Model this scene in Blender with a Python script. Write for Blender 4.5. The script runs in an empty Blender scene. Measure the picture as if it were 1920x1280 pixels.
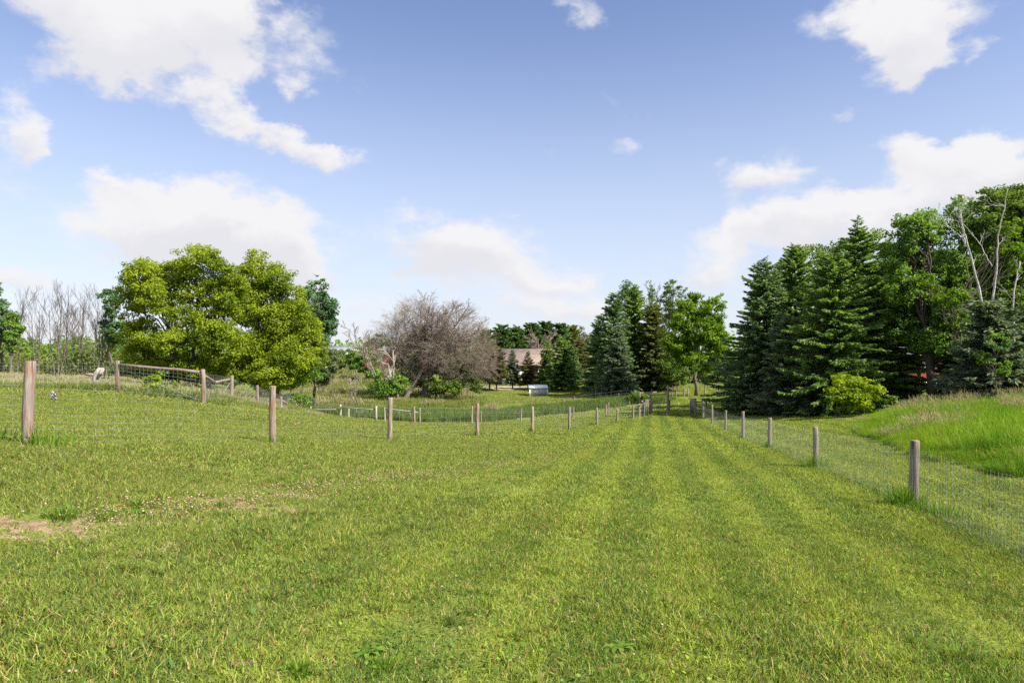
import bpy, math, random
import numpy as np

C = bpy.context.scene.collection
RNG = np.random.default_rng(7)
random.seed(7)
F, HY, CZ = 1280.0, 655.0, 1.55          # focal length in photo pixels, horizon row, eye height
SUN_EL, SUN_AZ = 44.0, 120.0              # degrees; azimuth clockwise from +Y (view direction)

def P(px, py, D):
    return np.array(((px - 960) / F * D, D, CZ + (HY - py) / F * D))

# ------------------------------------------------------------------ terrain heights
_ctl = [P(*a) for a in [
    (52, 828, 9.5), (512, 830, 14.1), (731, 825, 18.8), (895, 815, 23.4), (998, 809, 28), (1068, 803, 32.6), (1119, 797, 37.3), (1157, 793, 41.9),
    (1713, 945, 10.6), (1529, 880, 16.5), (1443, 840, 22.4), (1393, 822, 28.3), (1360, 808, 34.2), (1335, 795, 40.1),
    (1222, 780, 47), (1300, 780, 47), (1280, 757, 62), (1300, 741, 75),
    (222, 735, 24), (381, 754, 22.4), (433, 750, 28), (483, 760, 33), (527, 769, 42), (556, 773, 50), (640, 781, 52), (705, 790, 48),
    (787, 793, 46), (885, 793, 44), (977, 792, 48), (1075, 784, 52), (1138, 778, 55), (1187, 772, 58),
    (750, 777, 60), (600, 775, 60), (1000, 768, 64), (1080, 760, 68), (1150, 752, 72),
    (1010, 742, 88), (900, 745, 85), (980, 723, 112), (1100, 718, 106), (790, 746, 76), (650, 742, 78), (680, 698, 112), (930, 725, 104),
    (390, 730, 44), (500, 745, 47), (100, 712, 45), (20, 705, 60), (100, 702, 75), (100, 736, 22), (0, 728, 26), (-100, 720, 30), (-150, 760, 18),
    (1920, 898, 12.5), (1760, 860, 15.5), (1650, 832, 20), (1597, 810, 26), (1800, 812, 22), (1910, 782, 28), (1930, 758, 34), (1755, 752, 42),
    (1725, 714, 72), (1440, 776, 46), (1600, 777, 40), (1545, 792, 33), (1900, 740, 45), (1850, 712, 75), (2300, 760, 30),
    (1450, 735, 75), (1140, 738, 86),
    (560, 806, 20), (560, 789, 29), (560, 780, 38), (640, 815, 20), (640, 799, 28), (640, 790, 38), (700, 818, 21), (700, 803, 29), (700, 795, 38), (790, 808, 28), (790, 799, 37), (890, 803, 33),
]]
_ctl += [np.array(a, float) for a in [
    (0, 0, 0), (5, 2, -.42), (-5, 2, .3), (-4.5, 6, .15), (0, 5, -.22), (2.5, 9, -.75), (0, -12, .35), (-9, -10, .9), (9, -10, -.4), (-14, 6, .75),
    (12, 5, -.9), (16, 10, -.9), (-60, 30, .4), (-70, 100, -2), (70, 100, -2.5), (60, 30, -.3), (-50, -30, 2), (50, -30, 0),
    (0, 160, -3.4), (-120, 170, -2), (120, 170, -2), (0, 300, -2), (-260, 300, -1), (260, 300, -1), (0, 700, 0), (-700, 700, 0), (700, 700, 0), (-700, -60, 2), (700, -60, 2)]]
_ctl = np.array(_ctl)
_S = 40.0
def _phi(r2):
    return 0.5 * r2 * np.log(r2 + 1e-9)
_A = _ctl[:, :2] / _S
_n = len(_A)
_d2 = ((_A[:, None] - _A[None]) ** 2).sum(-1)
_K = _phi(_d2) + np.eye(_n) * 0.004
_Pm = np.c_[np.ones(_n), _A]
_M = np.block([[_K, _Pm], [_Pm.T, np.zeros((3, 3))]])
_W = np.linalg.solve(_M, np.r_[_ctl[:, 2], np.zeros(3)])
def gz(x, y):
    x = np.asarray(x, float); y = np.asarray(y, float)
    shp = np.broadcast(x, y).shape
    q = np.c_[np.broadcast_to(x, shp).ravel(), np.broadcast_to(y, shp).ravel()] / _S
    out = np.empty(len(q))
    for i in range(0, len(q), 20000):
        s = q[i:i + 20000]
        d2 = ((s[:, None] - _A[None]) ** 2).sum(-1)
        out[i:i + 20000] = _phi(d2) @ _W[:_n] + _W[_n] + s @ _W[_n + 1:]
    X, Y = q[:, 0] * _S, q[:, 1] * _S
    out += .02 * np.sin(X * 1.3 + .7 * Y) * np.cos(Y * .9 - .4 * X) + .012 * np.sin(2.9 * X + 1.1) * np.sin(2.3 * Y)
    return out.reshape(shp) if shp else float(out[0])
def ground(px, D):
    """the point of the ground at depth D in direction px"""
    x = (px - 960) / F * D
    return np.array((x, D, float(gz(x, D))))
def hit(px, py):
    """where the ground lies along a line of sight"""
    Ds = np.geomspace(1.5, 200, 4000)
    x = (px - 960) / F * Ds
    z = CZ + (HY - py) / F * Ds
    g = gz(x, Ds)
    k = np.argmax(g > z)
    return np.array((x[k], Ds[k], g[k]))

# ------------------------------------------------------------------ mesh helpers
def mesh_np(name, V, Q=None, T=None, smooth=False, attrs=None):
    me = bpy.data.meshes.new(name)
    V = np.asarray(V, np.float32).reshape(-1, 3)
    parts, starts, off = [], [], 0
    for A, k in ((Q, 4), (T, 3)):
        if A is not None and len(A):
            A = np.asarray(A, np.int32).reshape(-1, k)
            parts.append(A.ravel()); starts.append(off + k * np.arange(len(A), dtype=np.int32)); off += k * len(A)
    me.vertices.add(len(V)); me.vertices.foreach_set('co', V.ravel())
    if parts:
        li = np.concatenate(parts); ls = np.concatenate(starts).astype(np.int32)
        me.loops.add(len(li)); me.loops.foreach_set('vertex_index', li)
        me.polygons.add(len(ls)); me.polygons.foreach_set('loop_start', ls)
    me.update(calc_edges=True)
    if smooth:
        me.shade_smooth()
    for nm, (typ, data) in (attrs or {}).items():
        a = me.attributes.new(nm, typ, 'POINT')
        data = np.asarray(data)
        if typ == 'FLOAT_VECTOR': a.data.foreach_set('vector', data.astype(np.float32).ravel())
        elif typ == 'FLOAT_COLOR': a.data.foreach_set('color', data.astype(np.float32).ravel())
        else: a.data.foreach_set('value', data.ravel())
    return me

def link(name, me, mat=None, parent=None, loc=(0, 0, 0)):
    o = bpy.data.objects.new(name, me)
    if mat is not None:
        for m in (mat if isinstance(mat, (list, tuple)) else [mat]):
            me.materials.append(m)
    C.objects.link(o)
    o.location = tuple(float(v) for v in loc)
    if parent is not None: o.parent = parent
    return o

def tag(o, label=None, cat=None, group=None, kind=None):
    if label: o['label'] = label
    if cat: o['category'] = cat
    if group: o['group'] = group
    if kind: o['kind'] = kind
    return o

def thing(name, label, cat, loc, group=None):
    o = bpy.data.objects.new(name, None); C.objects.link(o)
    o.location = tuple(float(v) for v in loc); o.empty_display_size = .2
    return tag(o, label, cat, group)

class MB:
    """collects shapes into one mesh"""
    def __init__(s): s.V, s.Q, s.T, s.n = [], [], [], 0
    def add(s, V, Q=None, T=None):
        V = np.asarray(V, float).reshape(-1, 3)
        s.V.append(V)
        if Q is not None and len(Q): s.Q.append(np.asarray(Q).reshape(-1, 4) + s.n)
        if T is not None and len(T): s.T.append(np.asarray(T).reshape(-1, 3) + s.n)
        s.n += len(V)
    def box(s, c, d, rz=0.0):
        c = np.array(c, float); d = np.array(d, float) / 2
        v = np.array([(x, y, z) for z in (-1, 1) for y in (-1, 1) for x in (-1, 1)], float) * d
        ca, sa = math.cos(rz), math.sin(rz)
        v = np.c_[v[:, 0] * ca - v[:, 1] * sa, v[:, 0] * sa + v[:, 1] * ca, v[:, 2]] + c
        s.add(v, [(0, 2, 3, 1), (4, 5, 7, 6), (0, 1, 5, 4), (2, 6, 7, 3), (0, 4, 6, 2), (1, 3, 7, 5)])
    def segs(s, P0, P1, R0, R1, k=4):
        P0 = np.asarray(P0, float).reshape(-1, 3); P1 = np.asarray(P1, float).reshape(-1, 3)
        n = len(P0)
        if not n: return
        d = P1 - P0; L = np.linalg.norm(d, axis=1, keepdims=True); d = d / np.maximum(L, 1e-9)
        ref = np.where(np.abs(d[:, 2:3]) < .9, np.array([[0, 0, 1.]]), np.array([[1., 0, 0]]))
        a = np.cross(d, ref); a /= np.maximum(np.linalg.norm(a, axis=1, keepdims=True), 1e-9)
        b = np.cross(d, a)
        th = np.arange(k) * 2 * np.pi / k
        ring = a[:, None] * np.cos(th)[None, :, None] + b[:, None] * np.sin(th)[None, :, None]
        R0 = np.broadcast_to(np.asarray(R0, float), (n,))[:, None, None]; R1 = np.broadcast_to(np.asarray(R1, float), (n,))[:, None, None]
        V = np.concatenate([P0[:, None] + ring * R0, P1[:, None] + ring * R1], 1)
        i = np.arange(k); j = (i + 1) % k
        q = np.stack([i, i + k, j + k, j], 1)
        Q = (q[None] + (np.arange(n) * 2 * k)[:, None, None]).reshape(-1, 4)
        s.add(V, Q)
    def tube(s, pts, rad, k=6, cap=True):
        pts = np.asarray(pts, float); n = len(pts)
        rad = np.broadcast_to(np.asarray(rad, float), (n,))
        d = np.gradient(pts, axis=0); d /= np.maximum(np.linalg.norm(d, axis=1, keepdims=True), 1e-9)
        m = d.mean(0)
        ref = np.array([0, 0, 1.]) if abs(m[2]) < .8 else np.array([1., 0, 0])
        a = np.cross(d, ref); a /= np.maximum(np.linalg.norm(a, axis=1, keepdims=True), 1e-9)
        b = np.cross(d, a)
        th = np.arange(k) * 2 * np.pi / k
        V = pts[:, None] + rad[:, None, None] * (a[:, None] * np.cos(th)[None, :, None] + b[:, None] * np.sin(th)[None, :, None])
        V = V.reshape(-1, 3)
        i = np.arange(k); j = (i + 1) % k
        q = np.stack([i, i + k, j + k, j], 1)
        Q = (q[None] + (np.arange(n - 1) * k)[:, None, None]).reshape(-1, 4)
        T = []
        if cap:
            V = np.r_[V, pts[:1], pts[-1:]]
            c0, c1 = n * k, n * k + 1
            T = [(c0, x, y) for x, y in zip(i, j)] + [(c1, (n - 1) * k + y, (n - 1) * k + x) for x, y in zip(i, j)]
        s.add(V, Q, T)
    def build(s, name, mat=None, parent=None, loc=(0, 0, 0), smooth=False):
        me = mesh_np(name, np.concatenate(s.V), np.concatenate(s.Q) if s.Q else None, np.concatenate(s.T) if s.T else None, smooth)
        return link(name, me, mat, parent, loc)

# ------------------------------------------------------------------ materials
def new_mat(name):
    m = bpy.data.materials.new(name); m.use_nodes = True
    nt = m.node_tree; nt.nodes.clear()
    out = nt.nodes.new('ShaderNodeOutputMaterial')
    return m, nt, out
def N(nt, typ, **kw):
    n = nt.nodes.new(typ)
    for k, v in kw.items():
        if k.startswith('i_'): n.inputs[k[2:].replace('_', ' ')].default_value = v
        else: setattr(n, k, v)
    return n
def mth(nt, op, a, b=None, c=None, clamp=False):
    n = nt.nodes.new('ShaderNodeMath'); n.operation = op; n.use_clamp = clamp
    for i, v in enumerate((a, b, c)):
        if v is None: continue
        if hasattr(v, 'is_linked'): nt.links.new(v, n.inputs[i])
        else: n.inputs[i].default_value = v
    return n.outputs[0]
def mixc(nt, fac, a, b, mode='MIX'):
    n = nt.nodes.new('ShaderNodeMix'); n.data_type = 'RGBA'; n.blend_type = mode
    for s, v in ((n.inputs[0], fac), (n.inputs[6], a), (n.inputs[7], b)):
        if hasattr(v, 'is_linked'): nt.links.new(v, s)
        elif isinstance(v, (tuple, list)): s.default_value = tuple(v) + ((1,) if len(v) == 3 else ())
        else: s.default_value = v
    return n.outputs[2]
def noise(nt, vec, scale, detail=3, rough=.55, lo=.35, hi=.65, out=0):
    n = nt.nodes.new('ShaderNodeTexNoise'); n.inputs['Scale'].default_value = scale
    n.inputs['Detail'].default_value = detail; n.inputs['Roughness'].default_value = rough
    if vec is not None: nt.links.new(vec, n.inputs['Vector'])
    if lo is None: return n.outputs[out]
    return remap(nt, n.outputs[0], lo, hi)
def remap(nt, v, lo, hi, a=0., b=1., smooth=True):
    r = nt.nodes.new('ShaderNodeMapRange'); r.interpolation_type = 'SMOOTHSTEP' if smooth else 'LINEAR'
    nt.links.new(v, r.inputs[0])
    for i, x in zip((1, 2, 3, 4), (lo, hi, a, b)): r.inputs[i].default_value = x
    return r.outputs[0]
def scl(nt, vec, s):
    n = nt.nodes.new('ShaderNodeVectorMath'); n.operation = 'MULTIPLY'
    nt.links.new(vec, n.inputs[0]); n.inputs[1].default_value = s
    return n.outputs[0]
def principled(nt, out, col, rough=.8, spec=.2, metal=0.0):
    b = nt.nodes.new('ShaderNodeBsdfPrincipled')
    if hasattr(col, 'is_linked'): nt.links.new(col, b.inputs['Base Color'])
    else: b.inputs['Base Color'].default_value = tuple(col) + (1,)
    b.inputs['Roughness'].default_value = rough; b.inputs['Specular IOR Level'].default_value = spec; b.inputs['Metallic'].default_value = metal
    nt.links.new(b.outputs[0], out.inputs[0])
    return b

def leaf_mat(name, dark, mid, light, trans=.4, clump=.5, rough=.6, spec=.12, light_at=.75):
    m, nt, out = new_mat(name)
    g = N(nt, 'ShaderNodeNewGeometry'); tc = N(nt, 'ShaderNodeTexCoord')
    oi = N(nt, 'ShaderNodeObjectInfo')
    r = g.outputs['Random Per Island']
    nz = noise(nt, tc.outputs['Object'], clump, 2, .5, .38, .62)
    f = mth(nt, 'ADD', mth(nt, 'MULTIPLY', r, .6), mth(nt, 'MULTIPLY', nz, .4))
    cr = N(nt, 'ShaderNodeValToRGB')
    e = cr.color_ramp.elements
    e[0].position = .1; e[0].color = (*dark, 1); e[1].position = light_at; e[1].color = (*light, 1)
    k = e.new(.45); k.color = (*mid, 1)
    nt.links.new(f, cr.inputs[0])
    col = cr.outputs[0]
    b = principled(nt, out, col, rough, spec)
    t = N(nt, 'ShaderNodeBsdfTranslucent')
    nt.links.new(mixc(nt, 1.0, col, (1.25, 1.2, .6), 'MULTIPLY'), t.inputs[0])
    mx = N(nt, 'ShaderNodeMixShader'); mx.inputs[0].default_value = trans
    nt.links.new(b.outputs[0], mx.inputs[1]); nt.links.new(t.outputs[0], mx.inputs[2]); nt.links.new(mx.outputs[0], out.inputs[0])
    return m

def bark_mat(name, a, b, sc=3.0, stretch=(6, 6, .8), rough=.9):
    m, nt, out = new_mat(name)
    tc = N(nt, 'ShaderNodeTexCoord')
    v = scl(nt, tc.outputs['Object'], stretch)
    f = noise(nt, v, sc, 5, .65, .32, .68)
    f2 = noise(nt, tc.outputs['Object'], .8, 2, .5, .3, .7)
    c = mixc(nt, f, a, b)
    c = mixc(nt, mth(nt, 'MULTIPLY', f2, .35), c, tuple(x * 1.3 for x in b))
    p = principled(nt, out, c, rough, .15)
    bp = N(nt, 'ShaderNodeBump'); bp.inputs['Strength'].default_value = .6; bp.inputs['Distance'].default_value = .02
    nt.links.new(f, bp.inputs['Height']); nt.links.new(bp.outputs[0], p.inputs['Normal'])
    return m

def lawn_nodes(nt):
    """colour of the lawn as a function of the place on the ground"""
    g = N(nt, 'ShaderNodeNewGeometry')
    pos = scl(nt, g.outputs['Position'], (1, 1, .2))
    big = noise(nt, pos, .16, 3, .5, .36, .64)
    med = noise(nt, pos, .9, 4, .6, .36, .66)
    fine = noise(nt, pos, 5.0, 3, .6, .33, .67)
    sx = N(nt, 'ShaderNodeSeparateXYZ'); nt.links.new(g.outputs['Position'], sx.inputs[0])
    x, y = sx.outputs[0], sx.outputs[1]
    s = mth(nt, 'SUBTRACT', mth(nt, 'MULTIPLY', x, .980), mth(nt, 'MULTIPLY', y, .199))   # across the mowing direction
    wob = mth(nt, 'MULTIPLY', mth(nt, 'SUBTRACT', noise(nt, pos, .35, 2, .5, None), .5), .6)
    s2 = mth(nt, 'ADD', s, wob)
    st = mth(nt, 'SINE', mth(nt, 'MULTIPLY', s2, 2 * math.pi / 1.05))
    st = remap(nt, st, -.5, .6)
    lane = mth(nt, 'MULTIPLY', remap(nt, s2, -4.5, -1.0), remap(nt, s2, 18, 10))
    green = mixc(nt, big, (.100, .162, .022), (.150, .208, .028))
    # the paddock on the slope is drier and more olive
    dry = mth(nt, 'SUBTRACT', 1.0, remap(nt, s2, -6, 0))
    green = mixc(nt, mth(nt, 'MULTIPLY', dry, .55), green, (.188, .208, .042))
    c = mixc(nt, mth(nt, 'MULTIPLY', med, .42), green, (.222, .234, .050))
    c = mixc(nt, mth(nt, 'MULTIPLY', mth(nt, 'MULTIPLY', st, lane), .72), c, (.235, .280, .038))
    c = mixc(nt, mth(nt, 'MULTIPLY', fine, .35), c, (.072, .128, .020))
    dead = noise(nt, pos, 1.6, 5, .7, .56, .74)
    c = mixc(nt, mth(nt, 'MULTIPLY', mth(nt, 'MULTIPLY', dead, mth(nt, 'SUBTRACT', 1.0, mth(nt, 'MULTIPLY', lane, .65))), .75), c, (.270, .225, .105))
    return g, c, lane

def grass_mat(name, tint=(1, 1, 1), straw=.12, fixed=None, trans=.35, tip=None, tip_h=.5, var=(.42, 1.5), strawc=(.40, .33, .13)):
    m, nt, out = new_mat(name)
    if fixed is None:
        g, c, lane = lawn_nodes(nt)
    else:
        g = N(nt, 'ShaderNodeNewGeometry')
        pos = scl(nt, g.outputs['Position'], (1, 1, .2))
        a = noise(nt, pos, .25, 3, .55, .36, .64); b = noise(nt, pos, 1.4, 3, .55, .36, .64)
        c = mixc(nt, a, fixed[0], fixed[1]); c = mixc(nt, mth(nt, 'MULTIPLY', b, .5), c, fixed[2])
    r = g.outputs['Random Per Island']
    br = remap(nt, r, 0, .8, var[0], var[1], False)
    vm = N(nt, 'ShaderNodeVectorMath', operation='SCALE'); nt.links.new(c, vm.inputs[0]); nt.links.new(br, vm.inputs['Scale'])
    c = mixc(nt, 1.0, vm.outputs[0], tint, 'MULTIPLY')
    if tip is not None:
        at = N(nt, 'ShaderNodeAttribute', attribute_name='bh')
        c = mixc(nt, remap(nt, at.outputs['Fac'], tip_h, tip_h + .25), c, tip)
    isst = mth(nt, 'GREATER_THAN', r, 1 - straw)
    c = mixc(nt, isst, c, strawc)
    if fixed is None:
        r2 = mth(nt, 'FRACT', mth(nt, 'MULTIPLY', r, 37.0))
        c = mixc(nt, mth(nt, 'MULTIPLY', mth(nt, 'GREATER_THAN', r2, .86), .75), c, (.055, .125, .045))
        c = mixc(nt, mth(nt, 'MULTIPLY', mth(nt, 'LESS_THAN', r2, .07), .8), c, (.20, .10, .04))
    b = principled(nt, out, c, .7, .06)
    t = N(nt, 'ShaderNodeBsdfTranslucent'); nt.links.new(mixc(nt, 1.0, c, (1.2, 1.2, .6), 'MULTIPLY'), t.inputs[0])
    mx = N(nt, 'ShaderNodeMixShader'); mx.inputs[0].default_value = trans
    nt.links.new(b.outputs[0], mx.inputs[1]); nt.links.new(t.outputs[0], mx.inputs[2]); nt.links.new(mx.outputs[0], out.inputs[0])
    return m

def ground_mat():
    m, nt, out = new_mat('ground_material')
    g, c, lane = lawn_nodes(nt)
    pos = scl(nt, g.outputs['Position'], (1, 1, .2))
    tiny = noise(nt, pos, 38, 3, .7, .3, .7)
    c = mixc(nt, mth(nt, 'MULTIPLY', tiny, .75), c, (.055, .058, .016))
    soil = mixc(nt, noise(nt, pos, 9, 4, .65, .35, .65), (.15, .100, .060), (.27, .19, .12))
    za = N(nt, 'ShaderNodeAttribute', attribute_name='bare')
    zb = N(nt, 'ShaderNodeAttribute', attribute_name='rough')
    zc = N(nt, 'ShaderNodeAttribute', attribute_name='wet')
    c = mixc(nt, mth(nt, 'MULTIPLY', zb.outputs['Fac'], .9), c, mixc(nt, noise(nt, pos, .5, 4, .6), (.10, .135, .022), (.18, .19, .05)))
    c = mixc(nt, zc.outputs['Fac'], c, (.03, .055, .016))
    # bare earth shows where the turf is thin
    nb = noise(nt, pos, 4.5, 6, .78, None)
    nb = mth(nt, 'ADD', mth(nt, 'MULTIPLY', mth(nt, 'SUBTRACT', nb, .5), 1.9), .5)
    bb = remap(nt, mth(nt, 'ADD', nb, za.outputs['Fac']), .86, 1.02)
    c = mixc(nt, bb, c, soil)
    p = principled(nt, out, c, .95, .05)
    bp = N(nt, 'ShaderNodeBump'); bp.inputs['Strength'].default_value = .8; bp.inputs['Distance'].default_value = .03
    nt.links.new(noise(nt, pos, 25, 4, .7, None), bp.inputs['Height']); nt.links.new(bp.outputs[0], p.inputs['Normal'])
    return m

def plain_mat(name, a, b, sc=4.0, rough=.8, spec=.3, metal=0.0, stretch=(1, 1, 1)):
    m, nt, out = new_mat(name)
    tc = N(nt, 'ShaderNodeTexCoord')
    f = noise(nt, scl(nt, tc.outputs['Object'], stretch), sc, 4, .6, .3, .7)
    principled(nt, out, mixc(nt, f, a, b), rough, spec, metal)
    return m

def post_mat(name, a, b, stain, amt):
    """weathered round post: grey grain, rust-brown stains, drying cracks"""
    m, nt, out = new_mat(name)
    tc = N(nt, 'ShaderNodeTexCoord'); oi = N(nt, 'ShaderNodeObjectInfo')
    off = N(nt, 'ShaderNodeVectorMath', operation='ADD'); nt.links.new(tc.outputs['Object'], off.inputs[0])
    cb = N(nt, 'ShaderNodeCombineXYZ'); nt.links.new(mth(nt, 'MULTIPLY', oi.outputs['Random'], 37.0), cb.inputs[2]); nt.links.new(cb.outputs[0], off.inputs[1])
    v = off.outputs[0]
    grain = noise(nt, scl(nt, v, (40, 40, 1.6)), 1.2, 5, .7, .3, .7)
    blot = noise(nt, scl(nt, v, (6, 6, 1.6)), 1.6, 4, .6, .45, .62)
    crack = noise(nt, scl(nt, v, (30, 30, .7)), 1.0, 2, .5, .30, .40)
    c = mixc(nt, grain, a, b)
    c = mixc(nt, mth(nt, 'MULTIPLY', blot, amt), c, stain)
    c = mixc(nt, mth(nt, 'MULTIPLY', mth(nt, 'SUBTRACT', 1.0, crack), .8), c, (.05, .035, .028))
    p = principled(nt, out, c, .85, .2)
    bp = N(nt, 'ShaderNodeBump'); bp.inputs['Strength'].default_value = .5; bp.inputs['Distance'].default_value = .01
    nt.links.new(mth(nt, 'ADD', grain, crack), bp.inputs['Height']); nt.links.new(bp.outputs[0], p.inputs['Normal'])
    return m

M = {}
M['ground'] = ground_mat()
M['lawn'] = grass_mat('mown_grass_material', (1.10, 1.11, 1.04), straw=.13)
M['lawnleaf'] = grass_mat('clover_leaf_material', (.85, 1.0, .9), straw=.0)
M['tuft'] = grass_mat('grass_tuft_material', fixed=((.07, .15, .010), (.10, .20, .012), (.14, .21, .025)), straw=.06)
M['meadow'] = grass_mat('tall_grass_material', fixed=((.085, .190, .012), (.135, .250, .016), (.210, .255, .028)), straw=.05, trans=.45)
M['weeds'] = grass_mat('fence_weed_material', fixed=((.07, .13, .02), (.10, .16, .025), (.16, .18, .045)), straw=.1)
M['seed'] = grass_mat('seeding_grass_material', fixed=((.10, .17, .025), (.15, .21, .035), (.22, .23, .07)), straw=.25, tip=(.36, .32, .18), tip_h=.6, strawc=(.38, .31, .2))
M['reed'] = grass_mat('reed_material', fixed=((.068, .112, .024), (.092, .144, .030), (.130, .176, .046)), straw=.04)
M['rough'] = grass_mat('rough_meadow_material', fixed=((.12, .175, .026), (.165, .205, .038), (.22, .225, .07)), straw=.13, strawc=(.34, .28, .15))
M['maple'] = leaf_mat('yellow_green_leaf_material', (0.092, 0.151, 0.011), (0.184, 0.251, 0.015), (0.308, 0.369, 0.028), trans=.5, clump=.55, light_at=.8)
M['green'] = leaf_mat('green_leaf_material', (0.059, 0.130, 0.020), (0.113, 0.212, 0.027), (0.179, 0.290, 0.041), trans=.4)
M['bluegreen'] = leaf_mat('ash_leaf_material', (.045, .110, .042), (.085, .165, .062), (.135, .225, .090), trans=.4)
M['mid'] = leaf_mat('mid_green_leaf_material', (0.052, 0.097, 0.015), (0.092, 0.157, 0.024), (0.162, 0.238, 0.037), trans=.4)
M['bright'] = leaf_mat('bright_leaf_material', (.065, .140, .008), (.115, .215, .010), (.190, .295, .018), trans=.5)
M['lime'] = leaf_mat('lime_leaf_material', (.10, .165, .008), (.20, .29, .012), (.31, .38, .022), trans=.5)
M['willow'] = leaf_mat('grey_willow_leaf_material', (0.066, 0.094, 0.033), (0.110, 0.143, 0.055), (0.165, 0.198, 0.083), trans=.4)
M['olive'] = leaf_mat('olive_leaf_material', (.065, .088, .022), (.110, .135, .034), (.170, .190, .055), trans=.4)
M['spruce'] = leaf_mat('spruce_needle_material', (0.057, 0.109, 0.044), (0.109, 0.188, 0.071), (0.190, 0.278, 0.109), trans=.42, clump=.9, rough=.7)
M['fir'] = leaf_mat('fresh_spruce_needle_material', (0.067, 0.136, 0.029), (0.136, 0.232, 0.049), (0.225, 0.335, 0.077), trans=.45, clump=.8, rough=.7)
M['bluespruce'] = leaf_mat('blue_spruce_needle_material', (0.064, 0.103, 0.062), (0.118, 0.165, 0.096), (0.192, 0.241, 0.148), trans=.42, clump=.9, rough=.7)
M['brownfir'] = leaf_mat('thin_brown_spruce_material', (.070, .075, .026), (.125, .125, .046), (.185, .175, .075), trans=.45, clump=.8, rough=.7)
M['pine'] = leaf_mat('pine_needle_material', (.036, .085, .028), (.078, .145, .044), (.130, .210, .062), trans=.25, clump=.4, rough=.6)
M['bark'] = bark_mat('grey_bark_material', (.055, .045, .036), (.17, .14, .11))
M['darkbark'] = bark_mat('dark_bark_material', (.035, .028, .024), (.10, .08, .065))
M['deadwood'] = bark_mat('dead_wood_material', (.12, .095, .085), (.30, .245, .215))
M['twig'] = bark_mat('dead_twig_material', (.135, .105, .082), (.245, .195, .155), 2.0, (1, 1, 1))
M['bareash'] = bark_mat('bare_ash_bark_material', (.055, .046, .040), (.165, .135, .112))
M['palewood'] = bark_mat('bleached_wood_material', (.17, .145, .12), (.36, .32, .28))
M['birch'] = bark_mat('birch_bark_material', (.20, .18, .16), (.50, .47, .43), 2.0, (2, 2, 5))
M['post'] = post_mat('weathered_post_material', (0.140, 0.108, 0.084), (0.322, 0.266, 0.217), (.20, .085, .045), .55)
M['redpost'] = post_mat('stained_post_material', (0.140, 0.108, 0.087), (0.308, 0.259, 0.217), (.20, .085, .045), .62)
M['greypost'] = post_mat('grey_post_material', (0.119, 0.098, 0.078), (0.268, 0.224, 0.184), (.17, .12, .09), .4)
M['palepost'] = post_mat('pale_weathered_rail_material', (.24, .205, .17), (.46, .41, .35), (.20, .15, .11), .3)
M['wire'] = plain_mat('galvanised_wire_material', (.42, .45, .45), (.62, .65, .66), 3, .45, .5, .4)
M['midwire'] = plain_mat('aged_wire_material', (.27, .28, .27), (.42, .43, .42), 3, .5, .5, .4)
M['darkwire'] = plain_mat('dull_wire_material', (.16, .17, .16), (.30, .31, .30), 3, .5, .5, .3)
M['steel'] = plain_mat('painted_steel_post_material', (.05, .06, .05), (.12, .13, .11), 5, .6, .4)
M['white'] = plain_mat('white_paint_material', (.72, .72, .72), (.84, .84, .83), 3, .5, .3)

# ------------------------------------------------------------------ zones of the ground
def inpoly(x, y, poly):
    x = np.asarray(x); y = np.asarray(y); r = np.zeros(x.shape, bool)
    n = len(poly)
    for i in range(n):
        (x0, y0), (x1, y1) = poly[i][:2], poly[(i + 1) % n][:2]
        c = ((y0 > y) != (y1 > y)) & (x < (x1 - x0) * (y - y0) / ((y1 - y0) or 1e-9) + x0)
        r ^= c
    return r
def dist_line(x, y, pts):
    x = np.asarray(x, float); y = np.asarray(y, float); d = np.full(x.shape, 1e9); tt = np.zeros(x.shape)
    for i in range(len(pts) - 1):
        a = np.array(pts[i][:2]); b = np.array(pts[i + 1][:2]); v = b - a
        t = np.clip(((x - a[0]) * v[0] + (y - a[1]) * v[1]) / (v @ v), 0, 1)
        e = np.hypot(x - a[0] - t * v[0], y - a[1] - t * v[1])
        tt = np.where(e < d, i + t, tt); d = np.minimum(d, e)
    return d, tt
def soft(d, w):
    return np.clip(1 - d / w, 0, 1)
G2 = lambda px, D: ((px - 960) / F * D, D)
MOUND = [G2(2150, 11.2), G2(1920, 12.4), G2(1760, 15.3), G2(1650, 20), G2(1600, 26), G2(1610, 31), G2(1680, 36), G2(1760, 40), G2(1900, 43), G2(2100, 42), G2(2500, 30), G2(2600, 14)]
REEDS = [G2(470, 54), G2(640, 56.5), G2(780, 51), G2(880, 50), G2(1000, 57), G2(1100, 62), G2(1190, 66), G2(1250, 67), G2(1250, 70), G2(1150, 71), G2(1000, 64), G2(880, 60), G2(700, 63), G2(480, 62)]
ROUGH = [G2(480, 60), G2(700, 66), G2(880, 67), G2(905, 78), G2(880, 92), G2(760, 118), G2(560, 118), G2(500, 80)]
RIDGE = [G2(-200, 27), G2(0, 27), G2(130, 25), G2(222, 24.3), G2(381, 22.9), G2(433, 28.5), G2(483, 33.5), G2(527, 42.5), G2(556, 50)]
FIELD = [(-15.6, 51), (-12, 42.8), (-11, 28.3), (-9.5, 22.6), (-13.9, 24.2), (-17, 25), (-30, 29), (-60, 30), (-90, 90), (-30, 60)]
TRENCH = [hit(*a) for a in ((-60, 1000), (60, 985), (180, 965), (290, 958), (440, 945), (540, 932), (640, 912), (800, 893), (960, 872), (1060, 850), (1160, 822))]
SEAMS = {'b': [hit(40, 985), hit(190, 972), hit(470, 945), hit(500, 1250), hit(640, 915), hit(10, 1000), hit(110, 985), hit(300, 965), hit(400, 950), hit(560, 930)]}
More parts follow.
